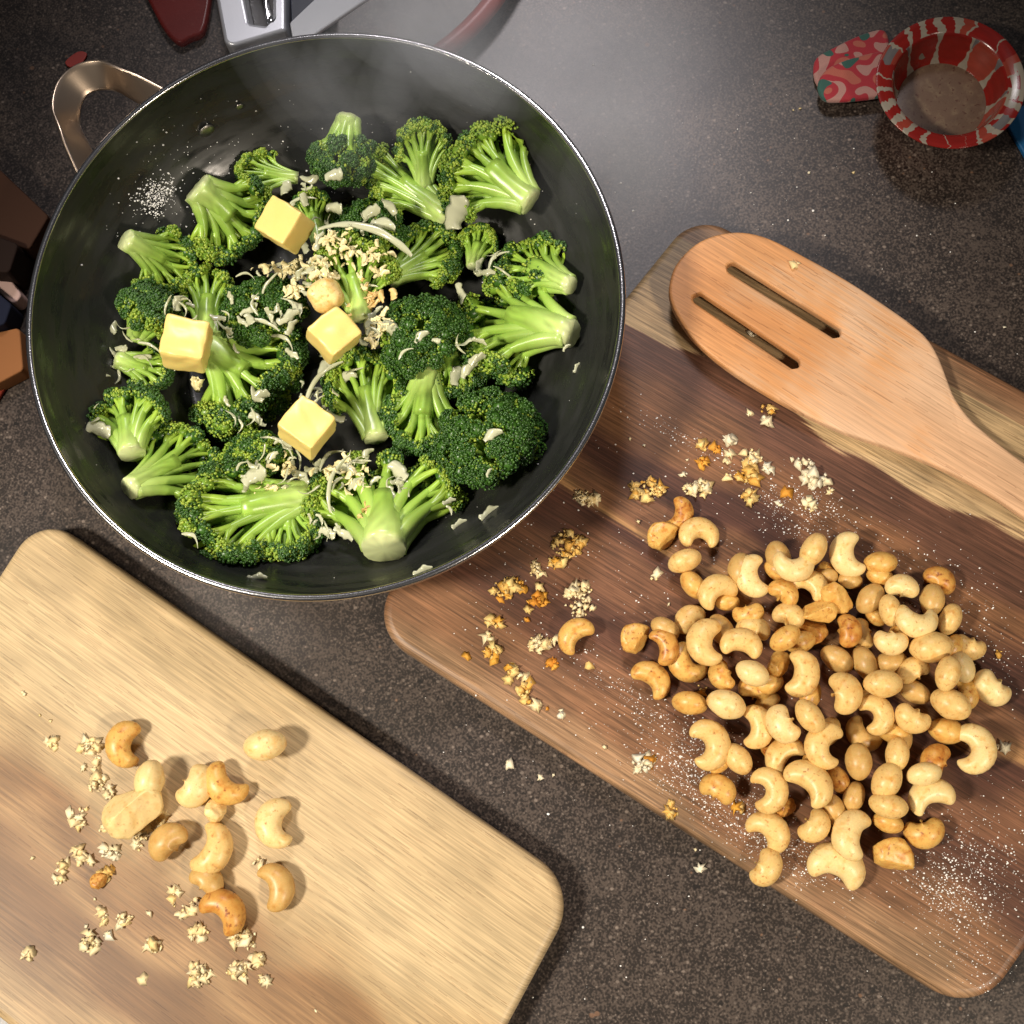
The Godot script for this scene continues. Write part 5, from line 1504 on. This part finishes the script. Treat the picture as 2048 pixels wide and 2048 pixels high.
	crumbs(-24.77, 1.80, 2.84, 0.89, 0.47, 95, "cream", "cream crumbs just below left of the tan smooth cashew", "crumbs on the light board")
	crumbs(-23.83, 1.80, 2.94, 1.10, 0.58, 6, "cream", "cream crumbs just below the big pale wedge piece", "crumbs on the light board")
	crumbs(-24.52, 1.80, 3.69, 0.63, 0.42, 6, "white", "whitish crumb just below left of the tan smooth cashew", "crumbs on the light board")
	crumbs(-25.44, 1.80, 4.14, 1.00, 1.00, -9, "cream", "cream crumbs just below left of the cashew with browned underside", "crumbs on the light board")
	crumbs(-22.24, 1.80, 4.27, 0.94, 0.73, 10, "cream", "cream crumbs just below left of the lowest curled cashew", "crumbs on the light board")
	crumbs(-20.05, 1.80, 3.60, 1.26, 0.73, 8, "cream", "cream crumbs just below left of the tan curled cashew at right", "crumbs on the light board")
	crumbs(-17.75, 1.80, 3.91, 1.52, 1.05, -6, "cream", "cream crumbs just below right of the lowest curled cashew", "crumbs on the light board")
	crumbs(-16.99, 1.80, 4.79, 0.94, 0.68, 98, "cream", "cream crumbs just below the tan curled cashew at right", "crumbs on the light board")
	crumbs(-17.97, 1.80, 5.38, 1.41, 0.94, 6, "cream", "cream crumbs just below the lowest curled cashew", "crumbs on the light board")
	crumbs(-16.74, 1.80, 5.77, 0.79, 0.47, -4, "cream", "cream crumb just below right of the lowest curled cashew", "crumbs on the light board")
	crumbs(-19.89, 1.80, 5.59, 1.31, 1.31, -3, "cream", "cream crumbs just below the tan smooth cashew", "crumbs on the light board")
	crumbs(-28.50, 1.80, 4.72, 0.68, 0.58, -9, "cream", "cream crumb just below left of the tan smooth cashew", "crumbs on the light board")
	crumbs(-22.75, 1.80, 5.82, 0.37, 0.37, -10, "cream", "cream crumb speck just below left of the lowest curled cashew", "crumbs on the light board")
	crumbs(-17.21, 1.80, 0.32, 0.58, 0.58, 3, "cream", "cream crumb just above left of the tan curled cashew at right", "crumbs on the light board")
	crumbs(-28.62, 1.80, 0.06, 0.26, 0.26, 8, "cream", "cream crumb speck just below left of the big pale wedge piece", "crumbs on the light board")
	crumbs(-25.33, 1.80, 2.06, 0.37, 0.21, 93, "cream", "cream crumb speck just below left of the tan smooth cashew", "crumbs on the light board")
	crumbs(-22.50, 1.80, 2.61, 0.42, 0.21, 80, "cream", "cream crumb just below the tan smooth cashew", "crumbs on the light board")
	crumbs(-25.66, 1.80, 3.34, 0.31, 0.26, -1, "white", "whitish crumb speck just below left of the tan smooth cashew", "crumbs on the light board")
	crumbs(-29.80, 1.80, -8.04, 0.42, 0.26, -10, "cream", "cream crumb just above left of the topmost cashew on the light board", "crumbs on the light board")
	crumbs(-28.24, 1.80, -6.68, 0.21, 0.21, 1, "cream", "cream crumb speck just left of the topmost cashew on the light board", "crumbs on the light board")
	crumbs(-14.13, 1.80, 7.17, 0.26, 0.21, -8, "cream", "cream crumb speck just below the tan curled cashew at right", "crumbs on the light board")
	crumbs(-28.82, 1.80, -6.96, 0.21, 0.16, -12, "cream", "cream crumb speck just above left of the pale oval cashew", "crumbs on the light board")
	crumbs(10.00, 3.15, -29.87, 0.63, 0.37, -3, "cream", "cream crumb just above right of the tip of the wooden spatula, lying on its head", "crumbs on the spatula")
	crumbs(7.87, 1.80, -26.63, 0.47, 0.31, 1, "white", "whitish crumb just right of the tip of the wooden spatula, seen in its lower slot", "crumbs on the spatula")
	crumbs(4.21, 0.00, -0.32, 0.26, 0.21, 102, "white", "whitish crumb speck just below right of the dark board's front edge on the counter", "crumbs on the counter")
	crumbs(4.34, 0.00, 0.55, 0.42, 0.37, 1, "white", "whitish crumb just below right of the dark board's front edge on the counter", "crumbs on the counter")
	crumbs(-5.07, 0.00, -4.57, 0.37, 0.31, -9, "white", "whitish crumb speck just above left of the light board's right corner on the counter", "crumbs on the counter")
	crumbs(-3.44, 0.00, -3.78, 0.42, 0.31, -11, "white", "whitish crumb just left of the dark board's front edge on the counter", "crumbs on the counter")
	crumbs(-2.79, 0.00, -3.98, 0.24, 0.21, 7, "white", "whitish crumb speck just left of the dark board's front edge on the counter", "crumbs on the counter")
	crumbs(11.28, 0.00, -40.62, 0.21, 0.18, 7, "cream", "cream crumb speck just left of the red patterned bowl on the counter", "crumbs on the counter")
	crumbs(11.56, 0.00, -36.66, 0.21, 0.21, 12, "white", "whitish crumb speck just below left of the red patterned bowl on the counter", "crumbs on the counter")
	crumbs(13.98, 0.00, -36.60, 0.26, 0.24, -11, "cream", "cream crumb speck just below left of the red patterned bowl on the counter", "crumbs on the counter")
	crumbs(21.39, 0.00, -27.36, 0.21, 0.21, 0, "white", "whitish crumb speck just below the red patterned bowl on the counter", "crumbs on the counter")
	crumbs(10.90, 0.00, -40.54, 0.16, 0.13, 10, "cream", "cream crumb speck left of the red patterned bowl on the counter", "crumbs on the counter")
	var on_board := func(_p: Vector2) -> float: return 1.8
	grains("flour_dust", [[4.8, -20.6, 2.6, 0.35, -32, 170], [9.4, -17.0, 1.3, 0.8, -32, 330], [11.0, -17.2, 1.3, 0.5, -32, 150], [16.0, -13.2, 2.6, 1.3, -32, 330], [18.5, -9.5, 1.5, 0.8, -32, 130], [4.6, -4.6, 1.1, 0.9, 0, 420], [5.8, -2.4, 2.6, 0.75, -34, 1100], [2.4, -6.9, 3.4, 0.5, -34, 420], [8.2, -0.2, 1.6, 0.6, -34, 420], [16.2, 1.7, 1.5, 0.9, -34, 750], [17.5, 0.0, 1.4, 0.8, -34, 300], [19.4, -1.0, 1.4, 1.6, 0, 110], [17.0, 5.0, 1.0, 0.6, -34, 120], [-1.5, -12.0, 5.5, 3.2, -34, 230], [5.0, -13.0, 6.5, 3.0, -34, 260]], 0.014, 0.055, 0.4, on_board, white, "fine white dust and grains strewn over the dark board", "dust")
	var on_counter := func(_p: Vector2) -> float: return 0.0
	grains("counter_grains", [[4, -36, 10, 6, 0, 90], [12, -30, 7, 5, 0, 40], [0, 2, 8, 5, -34, 60]], 0.02, 0.09, 0.6, on_counter, white, "stray pale grains on the countertop", "grains")

	# ------------------------------------------------ the patterned bowl and the cloth beside it
	var bw := 1024
	var bh := 512
	var bp := PackedByteArray()
	bp.resize(bw * bh * 3)
	var bn := field(noise(201, 0.012, 2), bw, bh, bw, bh)
	var red := srgb_bytes(Color(0.25, 0.014, 0.010))
	var coral := srgb_bytes(Color(0.32, 0.05, 0.03))
	var stone_white := srgb_bytes(Color(0.33, 0.29, 0.23))
	var slate := srgb_bytes(Color(0.15, 0.14, 0.14))
	for y in bh:
		var v := y / float(bh)
		for x in bw:
			var i := y * bw + x
			var wob := (bn[i] - 128) / 128.0
			var u := x / float(bw)
			var col := stone_white
			if v < 0.40:                                   # the lip: red with pale bars
				var a := u * 24.0 + wob * 0.15 + sin(v * 9.0 + u * 40.0) * 0.12
				var cell := floori(a)
				var f := a - cell
				var bar := 0.55 * absf(sin(cell * 12.9898)) - 0.08
				col = stone_white if f < bar else (coral if cell % 5 == 0 else red)
				if cell % 11 == 4 and v > 0.1 and v < 0.3:
					col = slate
				if u > 0.02 and u < 0.12 and wob > -0.1:   # a patch with pale flowers
					col = stone_white
			else:                                          # petals down the inside
				var a := u * 10.0
				var cell := floori(a)
				var f := (a - cell) * 2.0 - 1.0 + wob * 0.06
				var t := (v - 0.40) / 0.60
				var half := 0.92 * sqrt(clampf(1.0 - pow((t - 0.42) / 0.72, 2.0), 0.0, 1.0)) - (0.5 if t < 0.14 and absf(f) < 0.25 and cell % 2 == 0 else 0.0)
				if absf(f) < half:
					col = red if cell % 4 != 1 else coral
					if cell % 3 == 1 and Vector2(f * 1.3 - 0.1, (t - 0.62) * 3.0).length() < 0.34 and f * 0.8 < (t - 0.5):
						col = stone_white * 0.8
				elif t < 0.3 and cell % 3 == 0 and absf(f) > 0.8:
					col = slate
			col *= 0.94 + 0.06 * wob
			bp[i * 3] = clampi(int(col.x), 0, 255)
			bp[i * 3 + 1] = clampi(int(col.y), 0, 255)
			bp[i * 3 + 2] = clampi(int(col.z), 0, 255)
	var glaze := StandardMaterial3D.new()
	glaze.albedo_texture = texture_of(bp, bw, bh)
	glaze.roughness = 0.2
	glaze.metallic_specular = 0.5
	var bowl := thing("bowl", Vector3(18.81, 0, -40.2) * CM, "small red and cream flower-patterned bowl at the upper right corner", "bowl")
	var bprof := PackedVector2Array([Vector2(3.88, 2.92), Vector2(3.93, 3.0), Vector2(3.88, 3.06), Vector2(3.6, 3.02), Vector2(3.25, 2.94), Vector2(3.05, 2.86), Vector2(2.95, 2.68), Vector2(2.85, 2.2), Vector2(2.7, 1.6), Vector2(2.5, 1.05), Vector2(2.3, 0.72), Vector2(2.1, 0.62), Vector2(1.0, 0.6), Vector2(0.001, 0.6)])
	var vs := PackedFloat32Array([0.0, 0.02, 0.05, 0.18, 0.32, 0.40, 0.45, 0.58, 0.76, 0.92, 1.0, 1.0, 1.0, 1.0])
	for i in bprof.size():
		bprof[i] *= CM
	s = Shape.new()
	s.lathe(bprof, 96, true, vs)
	var body := part("inside", s.mesh(glaze), bowl)
	body.rotation.y = 0.4
	s = Shape.new()
	var oprof := PackedVector2Array([Vector2(0.001, 0.02), Vector2(1.9, 0.02), Vector2(2.3, 0.1), Vector2(2.75, 1.0), Vector2(3.05, 2.2), Vector2(3.2, 2.66), Vector2(3.6, 2.84), Vector2(3.88, 2.92)])
	for i in oprof.size():
		oprof[i] *= CM
	s.lathe(oprof, 96, true)
	part("outside", s.mesh(plain(0.38, 0.03, 0.02, 0.2)), bowl)
	s = Shape.new()
	var base_disc := PackedVector2Array([Vector2(2.42, 0.86), Vector2(2.36, 0.93), Vector2(1.2, 0.94), Vector2(0.001, 0.94)])
	for i in base_disc.size():
		base_disc[i] *= CM
	s.lathe(base_disc, 64, true)
	var murky := StandardMaterial3D.new()
	murky.albedo_texture = skin(555, Color(0.15, 0.095, 0.065), Color(0.20, 0.14, 0.09), Color(0.09, 0.04, 0.03), 0.5, 0.7)
	murky.uv1_triplanar = true
	murky.uv1_scale = Vector3.ONE * 14.0
	murky.roughness = 0.3
	part("bottom", s.mesh(murky), bowl).set_meta("label", "brown bottom of the bowl")

	var cw := 512
	var cp := PackedByteArray()
	cp.resize(cw * cw * 3)
	var f1 := field(noise(211, 0.009, 1), cw, cw, cw, cw)
	var f2 := field(noise(223, 0.008, 1), cw, cw, cw, cw)
	var weave := field(noise(224, 0.3, 2), cw, cw, cw, cw)
	var crimson := srgb_bytes(Color(0.36, 0.022, 0.034))
	var blush := srgb_bytes(Color(0.42, 0.22, 0.19))
	var salmon := srgb_bytes(Color(0.42, 0.11, 0.075))
	var leaf := srgb_bytes(Color(0.03, 0.10, 0.08))
	for i in cw * cw:
		var col := crimson
		if f1[i] > 168:
			col = blush
		elif f1[i] < 84:
			col = salmon
		if f2[i] > 188:
			col = leaf
		col *= 0.9 + 0.2 * weave[i] / 255.0
		cp[i * 3] = clampi(int(col.x), 0, 255)
		cp[i * 3 + 1] = clampi(int(col.y), 0, 255)
		cp[i * 3 + 2] = clampi(int(col.z), 0, 255)
	var print_cloth := StandardMaterial3D.new()
	print_cloth.albedo_texture = texture_of(cp, cw, cw)
	print_cloth.roughness = 0.8
	print_cloth.rim_enabled = true
	print_cloth.rim = 0.3
	var holder := thing("pot_holder", Vector3(14.5, 0, -42.0) * CM, "red and pink flower-printed cloth pot holder partly under the bowl", "pot holder")
	var lower := PackedVector2Array([Vector2(12.15, -43.3), Vector2(13.4, -44.2), Vector2(15.2, -45.0), Vector2(16.2, -45.0), Vector2(16.3, -43.4), Vector2(15.4, -42.3), Vector2(12.5, -41.6)])
	var upper := PackedVector2Array([Vector2(12.2, -41.7), Vector2(13.0, -42.7), Vector2(15.2, -43.4), Vector2(16.2, -43.2), Vector2(16.3, -41.2), Vector2(15.6, -40.7), Vector2(13.4, -40.5), Vector2(12.4, -40.7)])
	for k in 2:
		var lo: PackedVector2Array = [lower, upper][k]
		for i in lo.size():
			lo[i] = (lo[i] - Vector2(14.5, -42.0)) * CM
		s = Shape.new()
		var y0: float = [0.0005, 0.0052][k]
		slab(s, smooth_loop(lo, 5), [], 0.0045, 0.0021, func(p: Vector2) -> Vector2: return p / 0.075 + Vector2(0.2 + k * 0.33, 0.13 + 0.4 * k), func(_p: Vector2) -> float: return y0)
		part(["lower_fold", "upper_fold"][k], s.mesh(print_cloth), holder)

	s = Shape.new()
	slab(s, rounded(PackedVector2Array([Vector2(0.2215, -0.3965), Vector2(0.40, -0.47), Vector2(0.44, -0.36), Vector2(0.2345, -0.365)]), PackedFloat32Array([0.003, 0.003, 0.003, 0.003])), [], 0.004, 0.001, func(p: Vector2) -> Vector2: return p / 0.1, no_lift)
	solo("mat", s.mesh(plain(0.005, 0.10, 0.26, 0.5)), "bright blue mat showing behind the bowl at the right edge", "mat")

	# ------------------------------------------------ things at the far and left edges
	var silver := plain(0.60, 0.62, 0.66, 0.34, 0.6)
	var holder_box := thing("napkin_holder", Vector3(-0.195, 0, -0.465), "silver metal holder with a rounded corner behind the pan", "holder")
	var face := PackedVector2Array([Vector2(-0.0345, -0.075), Vector2(0.018, -0.075), Vector2(0.0215, 0.0165), Vector2(-0.0125, 0.0262)])
	var slot := PackedVector2Array([Vector2(-0.0165, -0.065), Vector2(0.010, -0.065), Vector2(0.0135, 0.008), Vector2(0.0105, 0.0125), Vector2(0.0005, 0.0105)])
	s = Shape.new()
	slab(s, rounded(face, PackedFloat32Array([0.006, 0.006, 0.002, 0.006])), [rounded(slot, PackedFloat32Array([0.002, 0.002, 0.002, 0.002, 0.002]))], 0.030, 0.0022, func(p: Vector2) -> Vector2: return p * 10.0, no_lift)
	part("frame", s.mesh(silver), holder_box)
	s = Shape.new()
	slab(s, slot, [], 0.012, 0.0005, func(p: Vector2) -> Vector2: return p * 10.0, func(_p: Vector2) -> float: return 0.001)
	part("recess", s.mesh(plain(0.03, 0.027, 0.025, 0.4)), holder_box)
	for k in 3:
		s = Shape.new()
		var a := Vector3(-0.004 + k * 0.003, 0.020 + k * 0.003, -0.05)
		var b := Vector3(0.0125 - k * 0.001, 0.0275, 0.0075)
		s.tube(PackedVector3Array([a, a.lerp(b, 0.5) + Vector3(0, 0.002, 0), b]), PackedFloat32Array([0.0013, 0.0013, 0.0013]), 10, PackedColorArray([Color.WHITE, Color.WHITE, Color.WHITE]))
		part("wire", s.mesh(plain(0.72, 0.72, 0.72, 0.18, 1.0)), holder_box)
	var knob := ball(10, 16)
	for i in knob.v.size():
		knob.v[i] = knob.v[i] * Vector3(0.0022, 0.0018, 0.0036) + Vector3(0.0125, 0.0285, 0.0095)
	part("knob", knob.mesh(plain(0.7, 0.7, 0.72, 0.15, 1.0)), holder_box)

	var blade := thing("metal_lid", Vector3(-0.150, 0, -0.455), "brushed silver sheet slanting away behind the pan, right of the holder", "lid")
	s = Shape.new()
	slab(s, rounded(PackedVector2Array([Vector2(-0.0212, 0.0022), Vector2(-0.0192, 0.0162), Vector2(0.046, -0.022), Vector2(0.018, -0.030)]), PackedFloat32Array([0.002, 0.004, 0.002, 0.002])), [], 0.003, 0.001, func(p: Vector2) -> Vector2: return p * 10.0, func(p: Vector2) -> float: return 0.032 - (p.y + 0.01) * 0.3)
	part("sheet", s.mesh(plain(0.66, 0.69, 0.74, 0.3, 0.25)), blade)
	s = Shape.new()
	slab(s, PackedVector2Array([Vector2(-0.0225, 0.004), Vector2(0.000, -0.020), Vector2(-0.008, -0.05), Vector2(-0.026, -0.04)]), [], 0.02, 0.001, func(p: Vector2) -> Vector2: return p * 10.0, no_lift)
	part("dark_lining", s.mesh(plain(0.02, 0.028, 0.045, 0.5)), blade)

	var film := StandardMaterial3D.new()
	film.transparency = BaseMaterial3D.TRANSPARENCY_ALPHA
	film.albedo_color = Color(lin(0.20, 0.014, 0.010), 0.5)
	film.albedo_color.a = 0.5
	film.roughness = 0.34
	s = Shape.new()
	slab(s, smooth_loop(PackedVector2Array([Vector2(-0.270, -0.515), Vector2(-0.2575, -0.478), Vector2(-0.2445, -0.4595), Vector2(-0.236, -0.461), Vector2(-0.2265, -0.4705), Vector2(-0.228, -0.52)]), 4), [], 0.006, 0.002, func(p: Vector2) -> Vector2: return p * 10.0, func(_p: Vector2) -> float: return 0.001)
	solo("packet", s.mesh(film), "see-through red plastic packet left of the silver holder", "packet")
	s = Shape.new()
	slab(s, smooth_loop(PackedVector2Array([Vector2(-0.311, -0.4525), Vector2(-0.304, -0.4585), Vector2(-0.2985, -0.4570), Vector2(-0.3015, -0.4505), Vector2(-0.308, -0.4485)]), 4), [], 0.0012, 0.0004, func(p: Vector2) -> Vector2: return p * 10.0, func(_p: Vector2) -> float: return 0.0004)
	solo("scrap", s.mesh(plain(0.33, 0.03, 0.018, 0.5)), "small red scrap on the counter beyond the pan handle", "scrap")

	var block := [
		["wooden_block", [Vector2(-0.37, -0.405), Vector2(-0.333, -0.372), Vector2(-0.305, -0.345), Vector2(-0.315, -0.325), Vector2(-0.37, -0.345)], 0.020, Color(0.05, 0.022, 0.012), "dark brown wooden block at the left edge behind the pan", "block"],
		["wooden_bar", [Vector2(-0.365, -0.345), Vector2(-0.318, -0.326), Vector2(-0.322, -0.309), Vector2(-0.37, -0.315)], 0.026, Color(0.018, 0.009, 0.006), "nearly black wooden bar beside the brown block, left edge", "bar"],
		["cloth_strip", [Vector2(-0.37, -0.322), Vector2(-0.334, -0.3205), Vector2(-0.320, -0.302), Vector2(-0.324, -0.296), Vector2(-0.345, -0.314)], 0.012, Color(0.55, 0.38, 0.33), "pale pink strip above the navy box at the left edge", "strip"],
		["box", [Vector2(-0.37, -0.318), Vector2(-0.345, -0.3125), Vector2(-0.3225, -0.294), Vector2(-0.3255, -0.283), Vector2(-0.37, -0.262)], 0.018, Color(0.012, 0.015, 0.032), "dark navy box corner beside the pan's left rim", "box"],
		["wooden_board", [Vector2(-0.37, -0.272), Vector2(-0.3195, -0.283), Vector2(-0.3155, -0.258), Vector2(-0.37, -0.228)], 0.012, Color(0.30, 0.125, 0.045), "orange-brown wooden board edge at the left beside the pan", "board"],
		["red_slip", [Vector2(-0.37, -0.250), Vector2(-0.325, -0.258), Vector2(-0.335, -0.240), Vector2(-0.37, -0.224)], 0.003, Color(0.22, 0.03, 0.015), "dark red slip under the orange-brown board edge", "slip"],
	]
	for q in block:
		s = Shape.new()
		slab(s, rounded(PackedVector2Array(q[1]), PackedFloat32Array([0.003, 0.003, 0.003, 0.003, 0.003])), [], q[2], 0.001, func(p: Vector2) -> Vector2: return p * 10.0, no_lift)
		var c: Color = q[3]
		solo(q[0], s.mesh(plain(c.r, c.g, c.b, 0.8, 0.0, 0.3)), q[4], q[5])

	# a red curved edge behind the pan, seen through the steam
	var arc := PackedVector3Array()
	var radii := PackedFloat32Array()
	var cols := PackedColorArray()
	for i in 15:
		var a := deg_to_rad(lerpf(10.0, 78.0, i / 14.0))
		arc.append(Vector3(-0.165 + cos(a) * 0.128, 0.012, -0.545 + sin(a) * 0.128))
		radii.append(0.0055)
		cols.append(Color(0.30, 0.05, 0.04))
	s = Shape.new()
	s.tube(arc, radii, 12, cols)
	solo("plate_rim", s.mesh(tinted(0.4)), "curved dull red rim behind the pan, veiled by steam", "plate")

	# ------------------------------------------------ steam
	steam(Vector3(-14.43, 11.48, -35.93), Vector3(3.31, 11.18, 3.28), Vector3(-29, 59, -1), 3.80)
	steam(Vector3(-14.25, 9.85, -37.62), Vector3(2.19, 9.81, 2.72), Vector3(-31, 27, 20), 2.86)
	steam(Vector3(-9.99, 9.30, -37.58), Vector3(3.39, 6.97, 3.03), Vector3(-16, 16, -32), 5.38)
	steam(Vector3(-12.10, 13.30, -35.28), Vector3(2.13, 7.17, 2.43), Vector3(-7, 69, -6), 3.05)
	steam(Vector3(-9.21, 13.33, -36.11), Vector3(2.57, 6.15, 2.63), Vector3(-14, 33, -24), 3.50)
	steam(Vector3(-7.26, 12.48, -36.45), Vector3(3.22, 6.46, 2.51), Vector3(7, 61, 8), 3.50)
	steam(Vector3(-8.56, 10.78, -38.25), Vector3(3.68, 12.64, 2.52), Vector3(19, 2, 21), 4.11)
	steam(Vector3(-8.37, 9.73, -39.18), Vector3(2.16, 12.69, 2.19), Vector3(-1, 59, 12), 4.60)
	steam(Vector3(-7.12, 11.81, -37.42), Vector3(2.98, 11.47, 2.53), Vector3(5, 4, 23), 6.06)
	steam(Vector3(-6.72, 12.55, -36.47), Vector3(3.47, 8.38, 3.48), Vector3(-21, 39, 8), 2.61)
	steam(Vector3(-4.89, 13.11, -35.66), Vector3(2.49, 9.39, 3.15), Vector3(-22, 76, 19), 1.99)
	steam(Vector3(-9.88, 13.75, -38.42), Vector3(3.95, 7.02, 4.94), Vector3(-28, 63, 10), 3.56)
	steam(Vector3(-11.01, 17.25, -35.57), Vector3(3.89, 11.52, 2.32), Vector3(23, 47, -13), 1.92)
	steam(Vector3(-6.75, 17.11, -36.87), Vector3(3.94, 7.19, 3.66), Vector3(30, 88, 8), 4.12)
	steam(Vector3(-7.75, 13.23, -38.90), Vector3(3.26, 12.92, 4.89), Vector3(31, 43, -9), 2.91)
	steam(Vector3(-7.33, 16.84, -35.71), Vector3(3.21, 11.50, 4.37), Vector3(-28, 39, 14), 4.36)
	steam(Vector3(-6.15, 13.82, -37.47), Vector3(4.95, 11.01, 4.88), Vector3(11, 83, -10), 4.43)
	steam(Vector3(-5.29, 7.75, -40.20), Vector3(5.01, 9.24, 5.45), Vector3(13, 44, 3), 2.73)
	steam(Vector3(-2.51, 8.25, -39.19), Vector3(5.53, 12.09, 5.07), Vector3(14, 42, -14), 2.52)
	steam(Vector3(-4.45, 11.19, -37.45), Vector3(4.43, 10.84, 5.16), Vector3(21, 21, 21), 2.11)
	steam(Vector3(0.30, 4.85, -38.03), Vector3(6.99, 7.37, 5.55), Vector3(-9, 28, -9), 2.71)
	steam(Vector3(-2.27, 4.63, -39.36), Vector3(3.69, 6.93, 4.61), Vector3(-9, 61, -8), 2.56)
	steam(Vector3(-0.36, 6.81, -38.35), Vector3(3.75, 7.43, 6.01), Vector3(15, 0, 12), 2.30)
	steam(Vector3(-1.07, 4.08, -39.82), Vector3(6.41, 8.62, 3.63), Vector3(6, 12, 5), 2.55)
	steam(Vector3(-0.08, 8.29, -32.55), Vector3(5.55, 8.93, 5.53), Vector3(15, 59, -14), 1.70)
	steam(Vector3(0.08, 4.50, -34.70), Vector3(3.83, 6.64, 5.55), Vector3(-32, 48, -19), 1.99)
	steam(Vector3(2.13, 5.13, -34.17), Vector3(5.69, 9.95, 4.57), Vector3(-4, 63, 5), 2.25)
	steam(Vector3(2.88, 7.77, -40.53), Vector3(4.06, 10.16, 6.09), Vector3(6, 63, 0), 2.14)
	steam(Vector3(1.21, 5.96, -40.26), Vector3(4.50, 9.34, 3.93), Vector3(24, 31, 5), 1.51)
	steam(Vector3(0.43, 5.90, -41.80), Vector3(5.46, 7.70, 5.16), Vector3(-28, 31, 30), 1.89)
	steam(Vector3(-12.00, 8.97, -37.48), Vector3(7.82, 9.32, 7.93), Vector3(-17, 2, -16), 0.49)
	steam(Vector3(-9.59, 8.98, -39.71), Vector3(7.59, 9.25, 7.08), Vector3(-16, 4, -32), 0.47)
	steam(Vector3(-9.58, 11.94, -35.89), Vector3(7.64, 6.10, 8.34), Vector3(22, 76, 29), 0.72)
